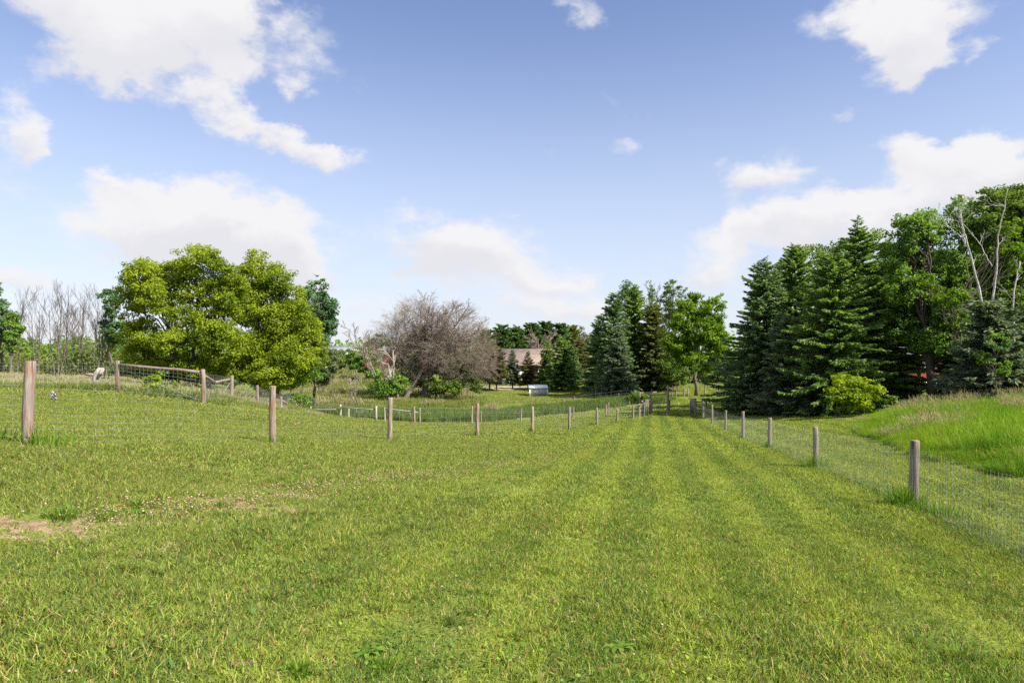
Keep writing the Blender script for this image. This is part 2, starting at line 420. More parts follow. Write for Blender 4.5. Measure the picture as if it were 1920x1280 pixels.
LEFTFENCE = [(-.406 * -2.05 * 0 + -908 / F * 9.5 + .406 * 4.63 * k * .9 , 9.5 + 4.63 * k) for k in (-1, 0, 4, 7)]

# ------------------------------------------------------------------ ground
def make_ground():
    Dr = np.unique(np.r_[np.linspace(-40, 1, 22), np.geomspace(1.2, 130, 420), np.geomspace(130, 900, 40)])
    t = np.linspace(-1, 1, 321); t = np.sign(t) * np.abs(t) ** 1.25
    W = 14 + 1.05 * np.maximum(Dr, 0) + .6 * np.maximum(-Dr, 0)
    X = t[None] * W[:, None]; Y = np.repeat(Dr[:, None], len(t), 1)
    # far edges run out to the horizon
    Z = gz(X, Y)
    V = np.stack([X, Y, Z], -1).reshape(-1, 3)
    nr, nc = len(Dr), len(t)
    i = np.arange(nr - 1)[:, None] * nc + np.arange(nc - 1)[None]
    Q = np.stack([i, i + 1, i + nc + 1, i + nc], -1).reshape(-1, 4)
    x, y = V[:, 0], V[:, 1]
    d, tt = dist_line(x, y, TRENCH)
    bare = .46 * np.clip(1 - d / .40, 0, 1) * np.clip(1.25 - tt / 9, .3, 1)
    for q, w, a in ((SEAMS['b'][0], .55, .62), (SEAMS['b'][1], .42, .55), (SEAMS['b'][2], .45, .6), (SEAMS['b'][3], .22, .5), (SEAMS['b'][4], .3, .35), (SEAMS['b'][5], .5, .45), (SEAMS['b'][6], .4, .5), (SEAMS['b'][7], .45, .6), (SEAMS['b'][8], .45, .6), (SEAMS['b'][9], .4, .5)):
        r = np.hypot((x - q[0]) / 3.4, y - q[1]) / (w * .55)
        bare = np.maximum(bare, a * .84 * np.clip(1.4 - r, 0, 1))
    dg = np.hypot((x - 8) / 3, (y - 49.5))
    bare = np.maximum(bare, .35 * np.clip(1.3 - dg, 0, 1))
    rough = (inpoly(x, y, ROUGH) | inpoly(x, y, FIELD)).astype(np.float32)
    rough = np.maximum(rough, ((y > 118) | ((y > 60) & (x < -24))).astype(np.float32))
    wet = inpoly(x, y, REEDS).astype(np.float32) * .8
    wet = np.maximum(wet, inpoly(x, y, MOUND).astype(np.float32) * .35)
    me = mesh_np('ground', V, Q, smooth=True, attrs={'bare': ('FLOAT', bare.astype(np.float32)), 'rough': ('FLOAT', rough.astype(np.float32)), 'wet': ('FLOAT', wet.astype(np.float32))})
    tag(link('ground', me, M['ground']), 'rolling grassy ground falling away from the viewer to low pasture', 'ground', kind='structure')
make_ground()

# ------------------------------------------------------------------ scattered grass (stuff)
def blades(n, R, hlo, hhi, w, lean, seed, rings=None, taper=.25, seg=2):
    r = np.random.default_rng(seed)
    a = r.uniform(0, 2 * np.pi, n); rad = R * np.sqrt(r.uniform(0, 1, n))
    if rings: rad = R * r.beta(1.0, rings, n)
    base = np.c_[rad * np.cos(a), rad * np.sin(a), np.full(n, -.012)]
    h = r.uniform(hlo, hhi, n) * (1 - .35 * (rad / R) * (1 if rings else 0))
    phi = r.uniform(0, 2 * np.pi, n); wd = np.c_[np.cos(phi), np.sin(phi), np.zeros(n)]
    th = r.uniform(0, 2 * np.pi, n); ld = np.c_[np.cos(th), np.sin(th), np.zeros(n)]
    if rings: ld = ld * .5 + np.c_[np.cos(a), np.sin(a), np.zeros(n)] * .8
    lm = np.abs(r.normal(0, lean, n)) + lean * .3
    wv = w * r.uniform(.7, 1.3, n)
    ts = np.linspace(0, 1, seg + 1); V = []
    for t in ts:
        c = base + np.c_[np.zeros((n, 2)), h * (t - .25 * lm * t * t)] + ld * (h * lm * t * t)[:, None]
        k = (wv * (1 - (1 - taper) * t ** 1.5) / 2)[:, None]
        V += [c - wd * k, c + wd * k]
    V = np.stack(V, 1)
    q = np.concatenate([[[2 * i, 2 * i + 1, 2 * i + 3, 2 * i + 2]] for i in range(seg)])
    Q = (q[None] + (np.arange(n) * 2 * (seg + 1))[:, None, None]).reshape(-1, 4)
    bh = np.tile(np.repeat(ts, 2), (n, 1))
    return V.reshape(-1, 3), Q, bh.ravel()
def seed_heads(n, R, hlo, hhi, seed, sz=.05, droop=.25):
    """thin stalks with a small feathery head"""
    r = np.random.default_rng(seed)
    V, Q, bh = blades(n, R, hlo, hhi, .006, droop, seed, seg=2, taper=.7)
    tip = V.reshape(n, 6, 3)[:, 4:].mean(1); mid = V.reshape(n, 6, 3)[:, 2:4].mean(1)
    d = tip - mid; d /= np.linalg.norm(d, axis=1, keepdims=True)
    hv = []; hq = []; b = len(V)
    for k in range(2):
        ph = r.uniform(0, 6.28, n); s = np.c_[np.cos(ph), np.sin(ph), np.zeros(n)] * sz * .22
        L = sz * r.uniform(1.2, 2.6, n)[:, None]
        p = np.stack([tip - d * L * .6, tip + s, tip + d * L, tip - s], 1)
        hv.append(p.reshape(-1, 3)); hq.append((np.arange(n) * 4)[:, None] + np.arange(4)[None] + b); b += 4 * n
    V = np.r_[V, np.concatenate(hv)]; Q = np.r_[Q, np.concatenate(hq)]; bh = np.r_[bh, np.ones(8 * n)]
    return V, Q, bh
def leafdiscs(n, R, hlo, hhi, s, seed):
    """low broad leaves (clover, plantain)"""
    r = np.random.default_rng(seed)
    a = r.uniform(0, 6.283, n); rad = R * np.sqrt(r.uniform(0, 1, n))
    c = np.c_[rad * np.cos(a), rad * np.sin(a), r.uniform(hlo, hhi, n)]
    V = []; ph = r.uniform(0, 6.283, n); sz = s * r.uniform(.7, 1.3, n)
    tx = r.normal(0, .35, n); ty = r.normal(0, .35, n)
    for k in range(4):
        q = ph + k * np.pi / 2
        dx, dy = np.cos(q) * sz * (1 if k % 2 else 1.4), np.sin(q) * sz * (1 if k % 2 else 1.4)
        V.append(c + np.c_[dx, dy, dx * tx + dy * ty])
    V = np.stack(V, 1).reshape(-1, 3)
    return V, np.arange(4 * n).reshape(-1, 4), np.full(4 * n, .5)
def heads(n, R, hlo, hhi, s, seed):
    """round clover blooms on short stalks"""
    r = np.random.default_rng(seed)
    V, Q, bh = [], [], 0
    for i in range(n):
        a = r.uniform(0, 6.283); rad = R * math.sqrt(r.uniform()); c = np.array([rad * math.cos(a), rad * math.sin(a), r.uniform(hlo, hhi)])
        sz = s * r.uniform(.75, 1.25)
        pts = [c + np.array([0, 0, -sz * .8])]
        for zz, rr in ((-.4, .85), (.25, 1.0), (.7, .6)):
            for k in range(6):
                q = k * math.pi / 3 + zz; pts.append(c + sz * np.array([rr * math.cos(q), rr * math.sin(q), zz]))
        pts.append(c + np.array([0, 0, sz * .9]))
        b = len(V) * 20
        V.append(np.array(pts))
        for k in range(6):
            j = (k + 1) % 6
            Q += [(b, b + 1 + j, b + 1 + k, b + 1 + k), (b + 1 + k, b + 1 + j, b + 7 + j, b + 7 + k), (b + 7 + k, b + 7 + j, b + 13 + j, b + 13 + k), (b + 13 + k, b + 13 + j, b + 19, b + 19)]
    V = np.concatenate(V)
    Q = np.array(Q)
    # quads with a doubled corner are split into triangles later by the caller
    return V, Q, np.ones(len(V))

def scatter(name, label, cat, protos, mats, pts, scale, pick):
    """one 'stuff' object: its mesh holds a few patches and the places they grow; geometry nodes repeat the patches there"""
    pts = np.asarray(pts, float); n = len(pts)
    e = .25
    nx = (gz(pts[:, 0] + e, pts[:, 1]) - gz(pts[:, 0] - e, pts[:, 1])) / (2 * e)
    ny = (gz(pts[:, 0], pts[:, 1] + e) - gz(pts[:, 0], pts[:, 1] - e)) / (2 * e)
    spin = RNG.uniform(0, 2 * np.pi, n)
    # Euler XYZ: spin first (Z innermost is not possible), so tilt is expressed in the spun frame
    rot = np.c_[np.arctan(ny), -np.arctan(nx), np.zeros(n)]
    Vs = [pts]; pro = [np.zeros(n, np.int32)]; rots = [rot]; scs = [scale]; spn = [spin]; pk = [pick]; bhs = [np.zeros(n)]
    Qs, Ts, mi_q, mi_t = [], [], [], []; off = n
    for k, (V, Q, bh) in enumerate(protos):
        Q = np.asarray(Q)
        deg = Q[:, 2] == Q[:, 3]
        Qs.append(Q[~deg] + off); Ts.append(Q[deg][:, :3] + off)
        mi_q.append(np.full((~deg).sum(), mats[k])); mi_t.append(np.full(deg.sum(), mats[k]))
        m = len(V); off += m
        Vs.append(V); pro.append(np.full(m, k + 1, np.int32)); rots.append(np.zeros((m, 3))); scs.append(np.ones(m)); spn.append(np.zeros(m)); pk.append(np.full(m, -1)); bhs.append(bh)
    me = mesh_np(name, np.concatenate(Vs), np.concatenate(Qs), np.concatenate(Ts), attrs={
        'proto': ('INT', np.concatenate(pro).astype(np.int32)), 'pick': ('INT', np.concatenate(pk).astype(np.int32)),
        'rot': ('FLOAT_VECTOR', np.concatenate(rots)), 'scl': ('FLOAT', np.concatenate(scs).astype(np.float32)), 'spin': ('FLOAT', np.concatenate(spn).astype(np.float32)),
        'bh': ('FLOAT', np.concatenate(bhs).astype(np.float32))})
    mlist = []
    return me, np.concatenate(mi_q + mi_t).astype(np.int32), len(protos)

def scatter_obj(name, label, cat, protos, matlist, mats, pts, scale, pick):
    me, mi, k = scatter(name, label, cat, protos, mats, pts, scale, pick)
    o = link(name, me, matlist)
    me.polygons.foreach_set('material_index', mi)
    tag(o, label, cat, kind='stuff')
    ng = bpy.data.node_groups.new(name + '_scatter', 'GeometryNodeTree')
    ng.interface.new_socket('Geometry', in_out='INPUT', socket_type='NodeSocketGeometry')
    ng.interface.new_socket('Geometry', in_out='OUTPUT', socket_type='NodeSocketGeometry')
    nd, lk = ng.nodes, ng.links
    gi = nd.new('NodeGroupInput'); go = nd.new('NodeGroupOutput'); jn = nd.new('GeometryNodeJoinGeometry')
    def attr(nm, typ):
        a = nd.new('GeometryNodeInputNamedAttribute'); a.data_type = typ; a.inputs['Name'].default_value = nm
        return a.outputs['Attribute']
    def eq(sock, v):
        c = nd.new('FunctionNodeCompare'); c.data_type = 'INT'; c.operation = 'EQUAL'
        ins = [s for s in c.inputs if s.enabled]
        lk.new(sock, ins[0]); ins[1].default_value = v
        return c.outputs[0]
    pa, ka = attr('proto', 'INT'), attr('pick', 'INT')
    sp = nd.new('GeometryNodeSeparateGeometry'); lk.new(gi.outputs[0], sp.inputs[0]); lk.new(eq(pa, 0), sp.inputs['Selection'])
    e2r = nd.new('FunctionNodeEulerToRotation'); lk.new(attr('rot', 'FLOAT_VECTOR'), e2r.inputs[0])
    cx = nd.new('ShaderNodeCombineXYZ'); lk.new(attr('spin', 'FLOAT'), cx.inputs[2])
    e2s = nd.new('FunctionNodeEulerToRotation'); lk.new(cx.outputs[0], e2s.inputs[0])
    rr = nd.new('FunctionNodeRotateRotation'); rr.rotation_space = 'LOCAL'
    lk.new(e2r.outputs[0], rr.inputs[0]); lk.new(e2s.outputs[0], rr.inputs[1])
    for i in range(k):
        s2 = nd.new('GeometryNodeSeparateGeometry'); lk.new(gi.outputs[0], s2.inputs[0]); lk.new(eq(pa, i + 1), s2.inputs['Selection'])
        ip = nd.new('GeometryNodeInstanceOnPoints')
        lk.new(sp.outputs[0], ip.inputs['Points']); lk.new(s2.outputs[0], ip.inputs['Instance']); lk.new(eq(ka, i), ip.inputs['Selection'])
        lk.new(rr.outputs[0], ip.inputs['Rotation']); lk.new(attr('scl', 'FLOAT'), ip.inputs['Scale'])
        lk.new(ip.outputs[0], jn.inputs[0])
    lk.new(jn.outputs[0], go.inputs[0])
    md = o.modifiers.new('scatter', 'NODES'); md.node_group = ng
    return o

def spread(d0, d1, step, margin=3.0, half=.82, jit=.5):
    """jittered grid of places in the field of view between two depths"""
    out = []
    for y in np.arange(d0, d1, step):
        w = half * y + margin
        x = np.arange(-w, w, step)
        out.append(np.c_[x + RNG.uniform(-jit, jit, len(x)) * step, y + RNG.uniform(-jit, jit, len(x)) * step])
    return np.concatenate(out)
def vnoise(x, y, s, seed=0):
    """cheap smooth noise in 0..1"""
    x = x * s + seed * 17.3; y = y * s - seed * 9.1
    return .5 + .25 * (np.sin(1.7 * x + 1.3 * np.sin(1.1 * y)) + np.sin(1.9 * y + 1.7 * np.sin(.8 * x + .5))) * .9
def on_ground(xy):
    return np.c_[xy, gz(xy[:, 0], xy[:, 1])]

_clutter = np.zeros(0)
def thin(xy, keep):
    return xy[RNG.uniform(0, 1, len(xy)) < keep]
def bareness(x, y):
    d, tt = dist_line(x, y, TRENCH)
    b = .45 * np.clip(1 - d / .38, 0, 1) * np.clip(1.2 - tt / 7.5, .1, 1)
    for q, w, a in zip(SEAMS['b'], (.6, .45, .45, .22, .3, .5, .4, .45, .45, .4), (1, .95, .85, .9, .6, .8, .9, .85, .85, .75)):
        r = np.hypot((x - q[0]) / 3.4, y - q[1]) / (w * .55)
        b = np.maximum(b, a * .85 * np.clip(1.4 - r, 0, 1))
    return np.clip(b, 0, .95)
def lawn_ok(xy):
    x, y = xy[:, 0], xy[:, 1]
    return ~(inpoly(x, y, MOUND) | inpoly(x, y, REEDS) | inpoly(x, y, ROUGH) | inpoly(x, y, FIELD))

def make_lawn():
    R = []
    protos = [blades(500, .34, .022, .058, .0068, .45, 1), blades(500, .34, .028, .070, .0070, .55, 2), blades(430, .34, .016, .045, .0066, .7, 3),
              leafdiscs(26, .3, .012, .04, .008, 4), blades(90, .12, .05, .11, .0068, .6, 5, rings=1.4),
              blades(420, .55, .03, .065, .011, .6, 6), blades(420, .55, .035, .075, .011, .8, 7),
              blades(460, .95, .035, .075, .021, .7, 8), blades(460, .95, .04, .085, .021, .8, 9),
              blades(420, 1.9, .05, .10, .050, .8, 10)]
    P_, S_, K_ = [], [], []
    def put(xy, ks, s0, s1):
        xy = xy[lawn_ok(xy)]
        b = bareness(xy[:, 0], xy[:, 1]); xy = xy[RNG.uniform(0, 1, len(xy)) > b]
        v = vnoise(xy[:, 0], xy[:, 1], 1.1, 1) + RNG.normal(0, .22, len(xy))
        k = np.array(ks)[np.clip((v * len(ks)).astype(int), 0, len(ks) - 1)]
        P_.append(on_ground(xy)); S_.append(RNG.uniform(s0, s1, len(xy)) * (.82 + .36 * vnoise(xy[:, 0], xy[:, 1], .7, 3))); K_.append(k)
    put(spread(1.6, 9, .26), [2, 0, 0, 1, 0, 1], .8, 1.25)
    put(thin(spread(1.6, 9, .26), .35), [3], .8, 1.3)
    put(thin(spread(1.8, 11, .32), .33), [4], .6, 1.25)
    put(spread(8.5, 22, .46), [5, 6, 5, 6], .85, 1.2)
    put(spread(21, 50, .85), [7, 8, 7, 8], .85, 1.2)
    put(spread(49, 112, 2.0), [9], .8, 1.2)
    P3, S3, K3 = np.concatenate(P_), np.concatenate(S_), np.concatenate(K_)
    scatter_obj('mown_grass', 'short mown lawn grass with straw and clover leaves covering the slope', 'grass', protos, [M['lawn'], M['lawnleaf']], [int(i == 3) for i in range(len(protos))], P3, S3, K3)
make_lawn()

def make_clover():
    mm, nt, out = new_mat('clover_bloom_material')
    g = N(nt, 'ShaderNodeNewGeometry'); r = g.outputs['Random Per Island']
    cr = N(nt, 'ShaderNodeValToRGB'); e = cr.color_ramp.elements
    e[0].color = (.15, .08, .04, 1); e[1].color = (.40, .30, .23, 1); k = e.new(.5); k.color = (.28, .155, .115, 1)
    nt.links.new(r, cr.inputs[0]); principled(nt, out, cr.outputs[0], .9, .05)
    protos = [heads(4, .22, .035, .07, .0075, 1), heads(3, .18, .03, .065, .007, 2), heads(7, .34, .035, .075, .0075, 3)]
    xy = spread(2.0, 22, .5)
    x, y = xy[:, 0], xy[:, 1]
    d, tt = dist_line(x, y, TRENCH)
    s = x * .98 - y * .199
    left = np.clip((.5 - s) / 4, 0, 1) * np.clip((11 - y) / 4, 0, 1)
    dens = .02 + .30 * left * vnoise(x, y, 1.3, 5) ** 1.5 + .25 * soft(d, .45) + .05 * (y < 9) * vnoise(x, y, .8, 6)
    keep = (RNG.uniform(0, 1, len(xy)) < dens) & lawn_ok(xy)
    xy = xy[keep]
    extra = []
    T = np.array([q[:2] for q in TRENCH])
    for i in range(len(T) - 1):
        m = (0, 8, 14, 24, 28, 34, 46, 46, 40, 24)[i]
        t = RNG.uniform(0, 1, m)[:, None]
        extra.append(T[i] + (T[i + 1] - T[i]) * t + RNG.normal(0, .17, (m, 2)))
    xy = np.r_[xy, np.concatenate(extra)]
    n = len(xy)
    scatter_obj('clover_blooms', 'pink and white clover blooms dotted through the mown grass', 'clover', protos, [mm], [0, 0, 0], on_ground(xy), RNG.uniform(.8, 1.3, n), RNG.integers(0, 3, n))
make_clover()

def make_meadow():
    protos = [blades(420, .5, .35, .75, .011, .35, 21, seg=3), blades(420, .5, .28, .60, .012, .5, 22, seg=3), seed_heads(60, .5, .6, .95, 23), blades(260, .4, .2, .5, .016, .8, 24, seg=3),
              seed_heads(90, .5, .55, .85, 25, .06)]
    xy = spread(10, 45, .42, 4, .95)
    xy = xy[inpoly(xy[:, 0], xy[:, 1], MOUND)]
    x, y = xy[:, 0], xy[:, 1]
    top = np.clip((y - 29) / 8, 0, 1)
    u = RNG.uniform(0, 1, len(xy)); k = np.where(u < .38, 0, np.where(u < .80, 1, np.where(u < .82, 2, 3)))
    k = np.where((RNG.uniform(0, 1, len(xy)) < .20 * top) | ((vnoise(x, y, .5, 8) > .75) & (u < .18)), np.where(u < .5, 4, 2), k)
    edge = np.array([min(np.hypot(a - m[0], b - m[1]) for m in MOUND) for a, b in xy])
    de, _ = dist_line(x, y, MOUND + MOUND[:1])
    s = RNG.uniform(.7, 1.1, len(xy)) * (.45 + .55 * np.clip(de / 1.5, 0, 1))
    base = [blades(300, .5, .2, .5, .014, .5, 26, seg=2)]
    scatter_obj('tall_grass', 'tall uncut grass with tan seed heads on the low bank beyond the fence', 'grass', protos, [M['meadow'], M['seed']], [0, 0, 1, 0, 1], on_ground(xy), s, k)
    # reeds in the wet hollow
    pr = [blades(420, 1.0, .40, .85, .03, .25, 31, seg=2), blades(420, 1.0, .3, .7, .03, .4, 32, seg=2)]
    xy = spread(48, 80, .95, 4, .6); xy = xy[inpoly(xy[:, 0], xy[:, 1], REEDS)]
    scatter_obj('reeds', 'dark green reeds filling the wet hollow behind the far fence', 'reeds', pr, [M['reed']], [0, 0], on_ground(xy), RNG.uniform(.7, 1.1, len(xy)), RNG.integers(0, 2, len(xy)))
    # rough meadow
    pr = [blades(330, 1.2, .25, .6, .035, .35, 33, seg=2), blades(330, 1.2, .2, .5, .035, .5, 34, seg=2), seed_heads(120, 1.2, .5, .8, 35, .10)]
    xy = spread(58, 120, 1.25, 4, .5); xy = xy[inpoly(xy[:, 0], xy[:, 1], ROUGH)]
    x2 = np.r_[spread(26, 62, .9, 6, 1.1)]; x2 = x2[inpoly(x2[:, 0], x2[:, 1], FIELD)]
    x3 = np.concatenate([np.array(RIDGE[i]) + (np.array(RIDGE[i + 1]) - np.array(RIDGE[i])) * t for i in range(len(RIDGE) - 1) for t in RNG.uniform(0, 1, (22, 1, 1))]) .reshape(-1, 2)
    x3 = x3 + RNG.normal(0, .3, x3.shape)
    n2 = len(x2); xy = np.r_[xy, x2]; n = len(xy)
    sc = RNG.uniform(.7, 1.1, n); sc[-n2:] *= .45
    scatter_obj('rough_meadow_grass', 'tawny uncut meadow grass around the dead thicket and along the old fence', 'grass', pr, [M['rough'], M['seed']], [0, 0, 1], on_ground(xy), sc, np.where(RNG.uniform(0, 1, n) < .18, 2, RNG.integers(0, 2, n)))
    pr = [blades(150, .5, .15, .42, .016, .6, 41, seg=3), blades(150, .5, .12, .34, .016, .8, 42, seg=3), seed_heads(10, .5, .3, .5, 43)]
    scatter_obj('fence_weeds', 'green weeds and long grass left uncut under the old rail fence', 'weeds', pr, [M['weeds'], M['seed']], [0, 0, 1], on_ground(x3), RNG.uniform(.7, 1.1, len(x3)), RNG.integers(0, 3, len(x3)))
make_meadow()

def clump(label, px, D, n=90, R=.18, h=.32, off=(0, 0), mat='tuft', group='grass clumps left standing at the post bases', lean=.35):
    g = ground(px, D) + np.array((off[0], off[1], 0)); g[2] = gz(g[0], g[1])
    V, Q, bh = blades(n, R, h * .45, h, .009 if D < 20 else .016, lean, RNG.integers(1e6), rings=1.2, seg=3)
    me = mesh_np('grass_clump', V, Q)
    return tag(link('grass_clump', me, M[mat], None, g), label, 'grass clump', group)

# ------------------------------------------------------------------ trees
def unit(v):
    return v / np.maximum(np.linalg.norm(v, axis=-1, keepdims=True), 1e-9)
def cards(pos, size, nrm, asp=.6):
    """leaf shaped quads"""
    n = len(pos)
    r = RNG.normal(0, 1, (n, 3)); a = unit(np.cross(nrm, r)); b = np.cross(nrm, a)
    s = np.asarray(size)[:, None] if np.ndim(size) else size
    V = np.stack([pos - a * s * .5, pos + b * s * asp * .5, pos + a * s * .5, pos - b * s * asp * .5], 1)
    return V.reshape(-1, 3), np.arange(4 * n).reshape(-1, 4)

def limb(p0, p1, r0, r1, n=5, wob=.08, sag=0.0):
    p0 = np.asarray(p0, float); p1 = np.asarray(p1, float); t = np.linspace(0, 1, n)[:, None]
    L = np.linalg.norm(p1 - p0)
    p = p0 + (p1 - p0) * t
    w = RNG.normal(0, wob * L, (n, 3)); w[0] = 0; w[-1] = 0; w[:, 2] *= .4
    p = p + w
    p[:, 2] += sag * L * np.sin(np.pi * t[:, 0])
    return p, r0 + (r1 - r0) * np.linspace(0, 1, n) ** .8

def broadleaf(name, label, px, D, blobs, mat, bark='bark', leaf=.17, n=9000, cluster=.3, stems=1, trunk_r=.16, group=None, cat='tree', sx=0.0, hollow=.55, per=60, gap=.0, flat=.62, spread_y=1.0, trunkpart='trunk', crownpart='crown', stem_sep=.5):
    """blobs: (px, py, rx, ry) of each mass of the crown, seen from the camera's place at depth D"""
    base = ground(px, D)
    root = thing(name, label, cat, base, group)
    tb = MB(); centres = []; rads = []
    B = []
    for b in blobs:
        bx, by, rx, ry = b[:4]; dy = b[4] if len(b) > 4 else RNG.uniform(-.5, .5) * rx / F * D
        c = P(bx, by, D) - base; c[1] = dy
        B.append((c, np.array((rx / F * D, max(rx, ry * .8) / F * D * .9 * spread_y, ry / F * D))))
    area = np.array([r[0] * r[2] + r[0] * r[1] * .5 for c, r in B]); area /= area.sum()
    ncl = max(6, n // per)
    cl = RNG.choice(len(B), ncl, p=area)
    C0 = np.array([B[i][0] for i in cl]); R0 = np.array([B[i][1] for i in cl])
    d = unit(RNG.normal(0, 1, (ncl, 3))); u = RNG.uniform(0, 1, (ncl, 1)) ** (1 / 3)
    u = hollow + (1 - hollow) * u
    u = u * RNG.uniform(.82, 1.14, (ncl, 1))
    cc = C0 + d * R0 * u * (1 - cluster * .55)
    cr = R0.mean(1) * cluster * RNG.uniform(.6, 1.35, ncl)
    ok = cc[:, 2] > .12
    cc, cr, d, cl = cc[ok], cr[ok], d[ok], cl[ok]
    w = cr ** 2; w /= w.sum()
    li = RNG.choice(len(cc), n, p=w)
    ld = unit(RNG.normal(0, 1, (n, 3))); lr = RNG.uniform(0, 1, (n, 1)) ** .45
    pos = cc[li] + ld * lr * cr[li][:, None] * np.array((1, 1, flat))
    nrm = unit(RNG.normal(0, .75, (n, 3)) + np.array((0, 0, .55)) + ld * .35 + d[li] * .35)
    keep = pos[:, 2] > .03
    V, Q = cards(pos[keep], leaf * RNG.uniform(.65, 1.35, keep.sum()), nrm[keep])
    # stems to each mass, limbs to clusters
    starts = []
    for s in range(stems):
        starts.append(np.array(((s - (stems - 1) / 2) * stem_sep + sx, RNG.normal(0, .15), -.15)))
    hub = {}
    own = [int(np.argmin([abs(c[0] - (q[0] + (q[0] - sx) * 2)) for q in starts])) for c, r in B]
    for k, s0 in enumerate(starts):
        mine = [B[i] for i in range(len(B)) if own[i] == k] or B
        top = np.mean([c for c, r in mine], 0); top = np.array((top[0] * .7 + s0[0] * .3, top[1] * .5, max(c[2] for c, r in mine) * .82))
        tp, tr_ = limb(s0, top, trunk_r, trunk_r * .22, 9, .018)
        tb.tube(tp, tr_, 9)
        tz = tp[:, 2]
        for i, (c, r) in enumerate(B):
            if own[i] != k and not (k == 0 and own[i] not in range(len(starts))): continue
            zf = np.clip(c[2] * RNG.uniform(.38, .6), .35, top[2] * .9)
            q = np.array([np.interp(zf, tz, tp[:, j]) for j in range(3)]); rq = np.interp(zf, tz, tr_)
            p2, r2 = limb(q, c + np.array((0, 0, -r[2] * .1)), rq * .62, trunk_r * .14, 7, .05, .05)
            tb.tube(p2, r2, 7, False); hub[i] = p2
    sel = RNG.permutation(len(cc))[:min(len(cc), 90)]
    for j in sel:
        h = hub[cl[j]]; k = RNG.integers(1, len(h))
        p, rr = limb(h[k], cc[j], trunk_r * .24, trunk_r * .06, 5, .06, .05)
        tb.tube(p, rr, 4, False)
    tb.build(trunkpart, M[bark], root, smooth=True)
    link(crownpart, mesh_np(crownpart, V, Q), M[mat], root)
    return root

def conifer(name, label, px, D, top, halfw, mat, low=.04, leaf=.30, dens=1.0, droop=.25, power=.85, group=None, ragged=.3, base_py=None, bark='darkbark', tuft=1.0, lean=0.0, spire=0.0, cat='tree', trunk_r=None, upsweep=.35):
    base = ground(px, D)
    H = (CZ + (HY - top) / F * D) - base[2]; R = halfw / F * D
    root = thing(name, label, cat, base, group)
    tb = MB(); tr = trunk_r or .018 * H
    zz = np.linspace(-.15, H, 9); tb.tube(np.c_[lean * zz, 0 * zz, zz], np.maximum(.012, tr * (1 - np.linspace(0, 1, 9)) ** .8), 7)
    pos, dirs, nrm, sz = [], [], [], []
    z = H * low + .1; bsegs = []
    gap = .24 * (H / 11) ** .5 / dens ** .7
    asym = RNG.uniform(0, 6.28)
    while z < H - .15:
        t = z / H
        prof = (1 - t) ** power if t > .18 else ((1 - t) ** power) * (.8 + .2 * t / .18)
        if spire and t > 1 - spire: prof *= .55
        nb = max(4, int((6 + 4 * (1 - t)) * (.7 + .6 * RNG.uniform())))
        a0 = RNG.uniform(0, 6.28)
        for k in range(nb):
            a = a0 + k * 6.283 / nb + RNG.normal(0, .2)
            L = R * prof * (1 - ragged + 2 * ragged * RNG.uniform() ** 1.3) * (1 + .14 * math.sin(a * 2 + asym + 6 * t)) + .10
            L = min(L, R * 1.35)
            slope = -droop * (1 - t) * 1.3 + upsweep * t ** 2
            m = max(3, int(L / (.115 / dens)) + 1)
            s = np.linspace(.10, 1, m)
            h = np.array((math.cos(a), math.sin(a), 0)); sd = np.array((-math.sin(a), math.cos(a), 0))
            zj = z + RNG.uniform(-.9, .9) * gap
            slope_ = slope + RNG.normal(0, .10)
            zc = zj + L * (slope_ * s + .20 * droop * 3 * (s ** 2.2) * (s - .35))
            pc = h[None] * (L * s)[:, None] + np.c_[lean * zc, 0 * zc, zc]
            pc[:, :2] += RNG.normal(0, .03, (m, 2))
            bsegs.append((pc[0] * np.array((0, 0, 1)), pc[-1], .012 + .012 * L))
            for side in (-1, 1, 0, .35):
                ang = RNG.uniform(.45, 1.0, m) * side + RNG.normal(0, .15, m)
                q = h[None] * np.cos(ang)[:, None] + sd[None] * np.sin(ang)[:, None]
                q[:, 2] += -.30 * droop * 3 + .25 * t + RNG.normal(0, .22, m) - (.7 * (1 - t) if side == .35 else 0)
                q = unit(q)
                l = leaf * (.55 + .75 * (1 - .5 * s)) * RNG.uniform(.7, 1.25, m) * min(1, .35 + L / 1.2)
                pos.append(pc); dirs.append(q); sz.append(l)
                nrm.append(unit(np.array((0, 0, .45)) + RNG.normal(0, .8, (m, 3))))
        z += gap * RNG.uniform(.7, 1.3)
    # leader
    m = 10; zc = np.linspace(H - .5, H, m)
    pos.append(np.c_[lean * zc, 0 * zc, zc]); q = RNG.normal(0, 1, (m, 3)); q[:, 2] = np.abs(q[:, 2]) * .6 + .5; dirs.append(unit(q)); sz.append(np.linspace(leaf * .8, leaf * .35, m)); nrm.append(unit(RNG.normal(0, 1, (m, 3))))
    pos, dirs, nrm, sz = map(np.concatenate, (pos, dirs, nrm, sz))
    ok = pos[:, 2] + dirs[:, 2] * sz > .03
    pos, dirs, nrm, sz = pos[ok], dirs[ok], nrm[ok], sz[ok]
    b = unit(np.cross(nrm, dirs)); w = (sz * .38 * tuft)[:, None]; s3 = sz[:, None]
    V = np.stack([pos, pos + dirs * s3 * .45 + b * w * .5, pos + dirs * s3, pos + dirs * s3 * .45 - b * w * .5], 1)
    n = len(pos)
    if bsegs:
        tb.segs([x[0] for x in bsegs], [x[1] for x in bsegs], [x[2] for x in bsegs], .006, 3)
    tb.build('trunk', M[bark], root)
    link('crown', mesh_np('crown', V.reshape(-1, 3), np.arange(4 * n).reshape(-1, 4)), M[mat], root)
    return root

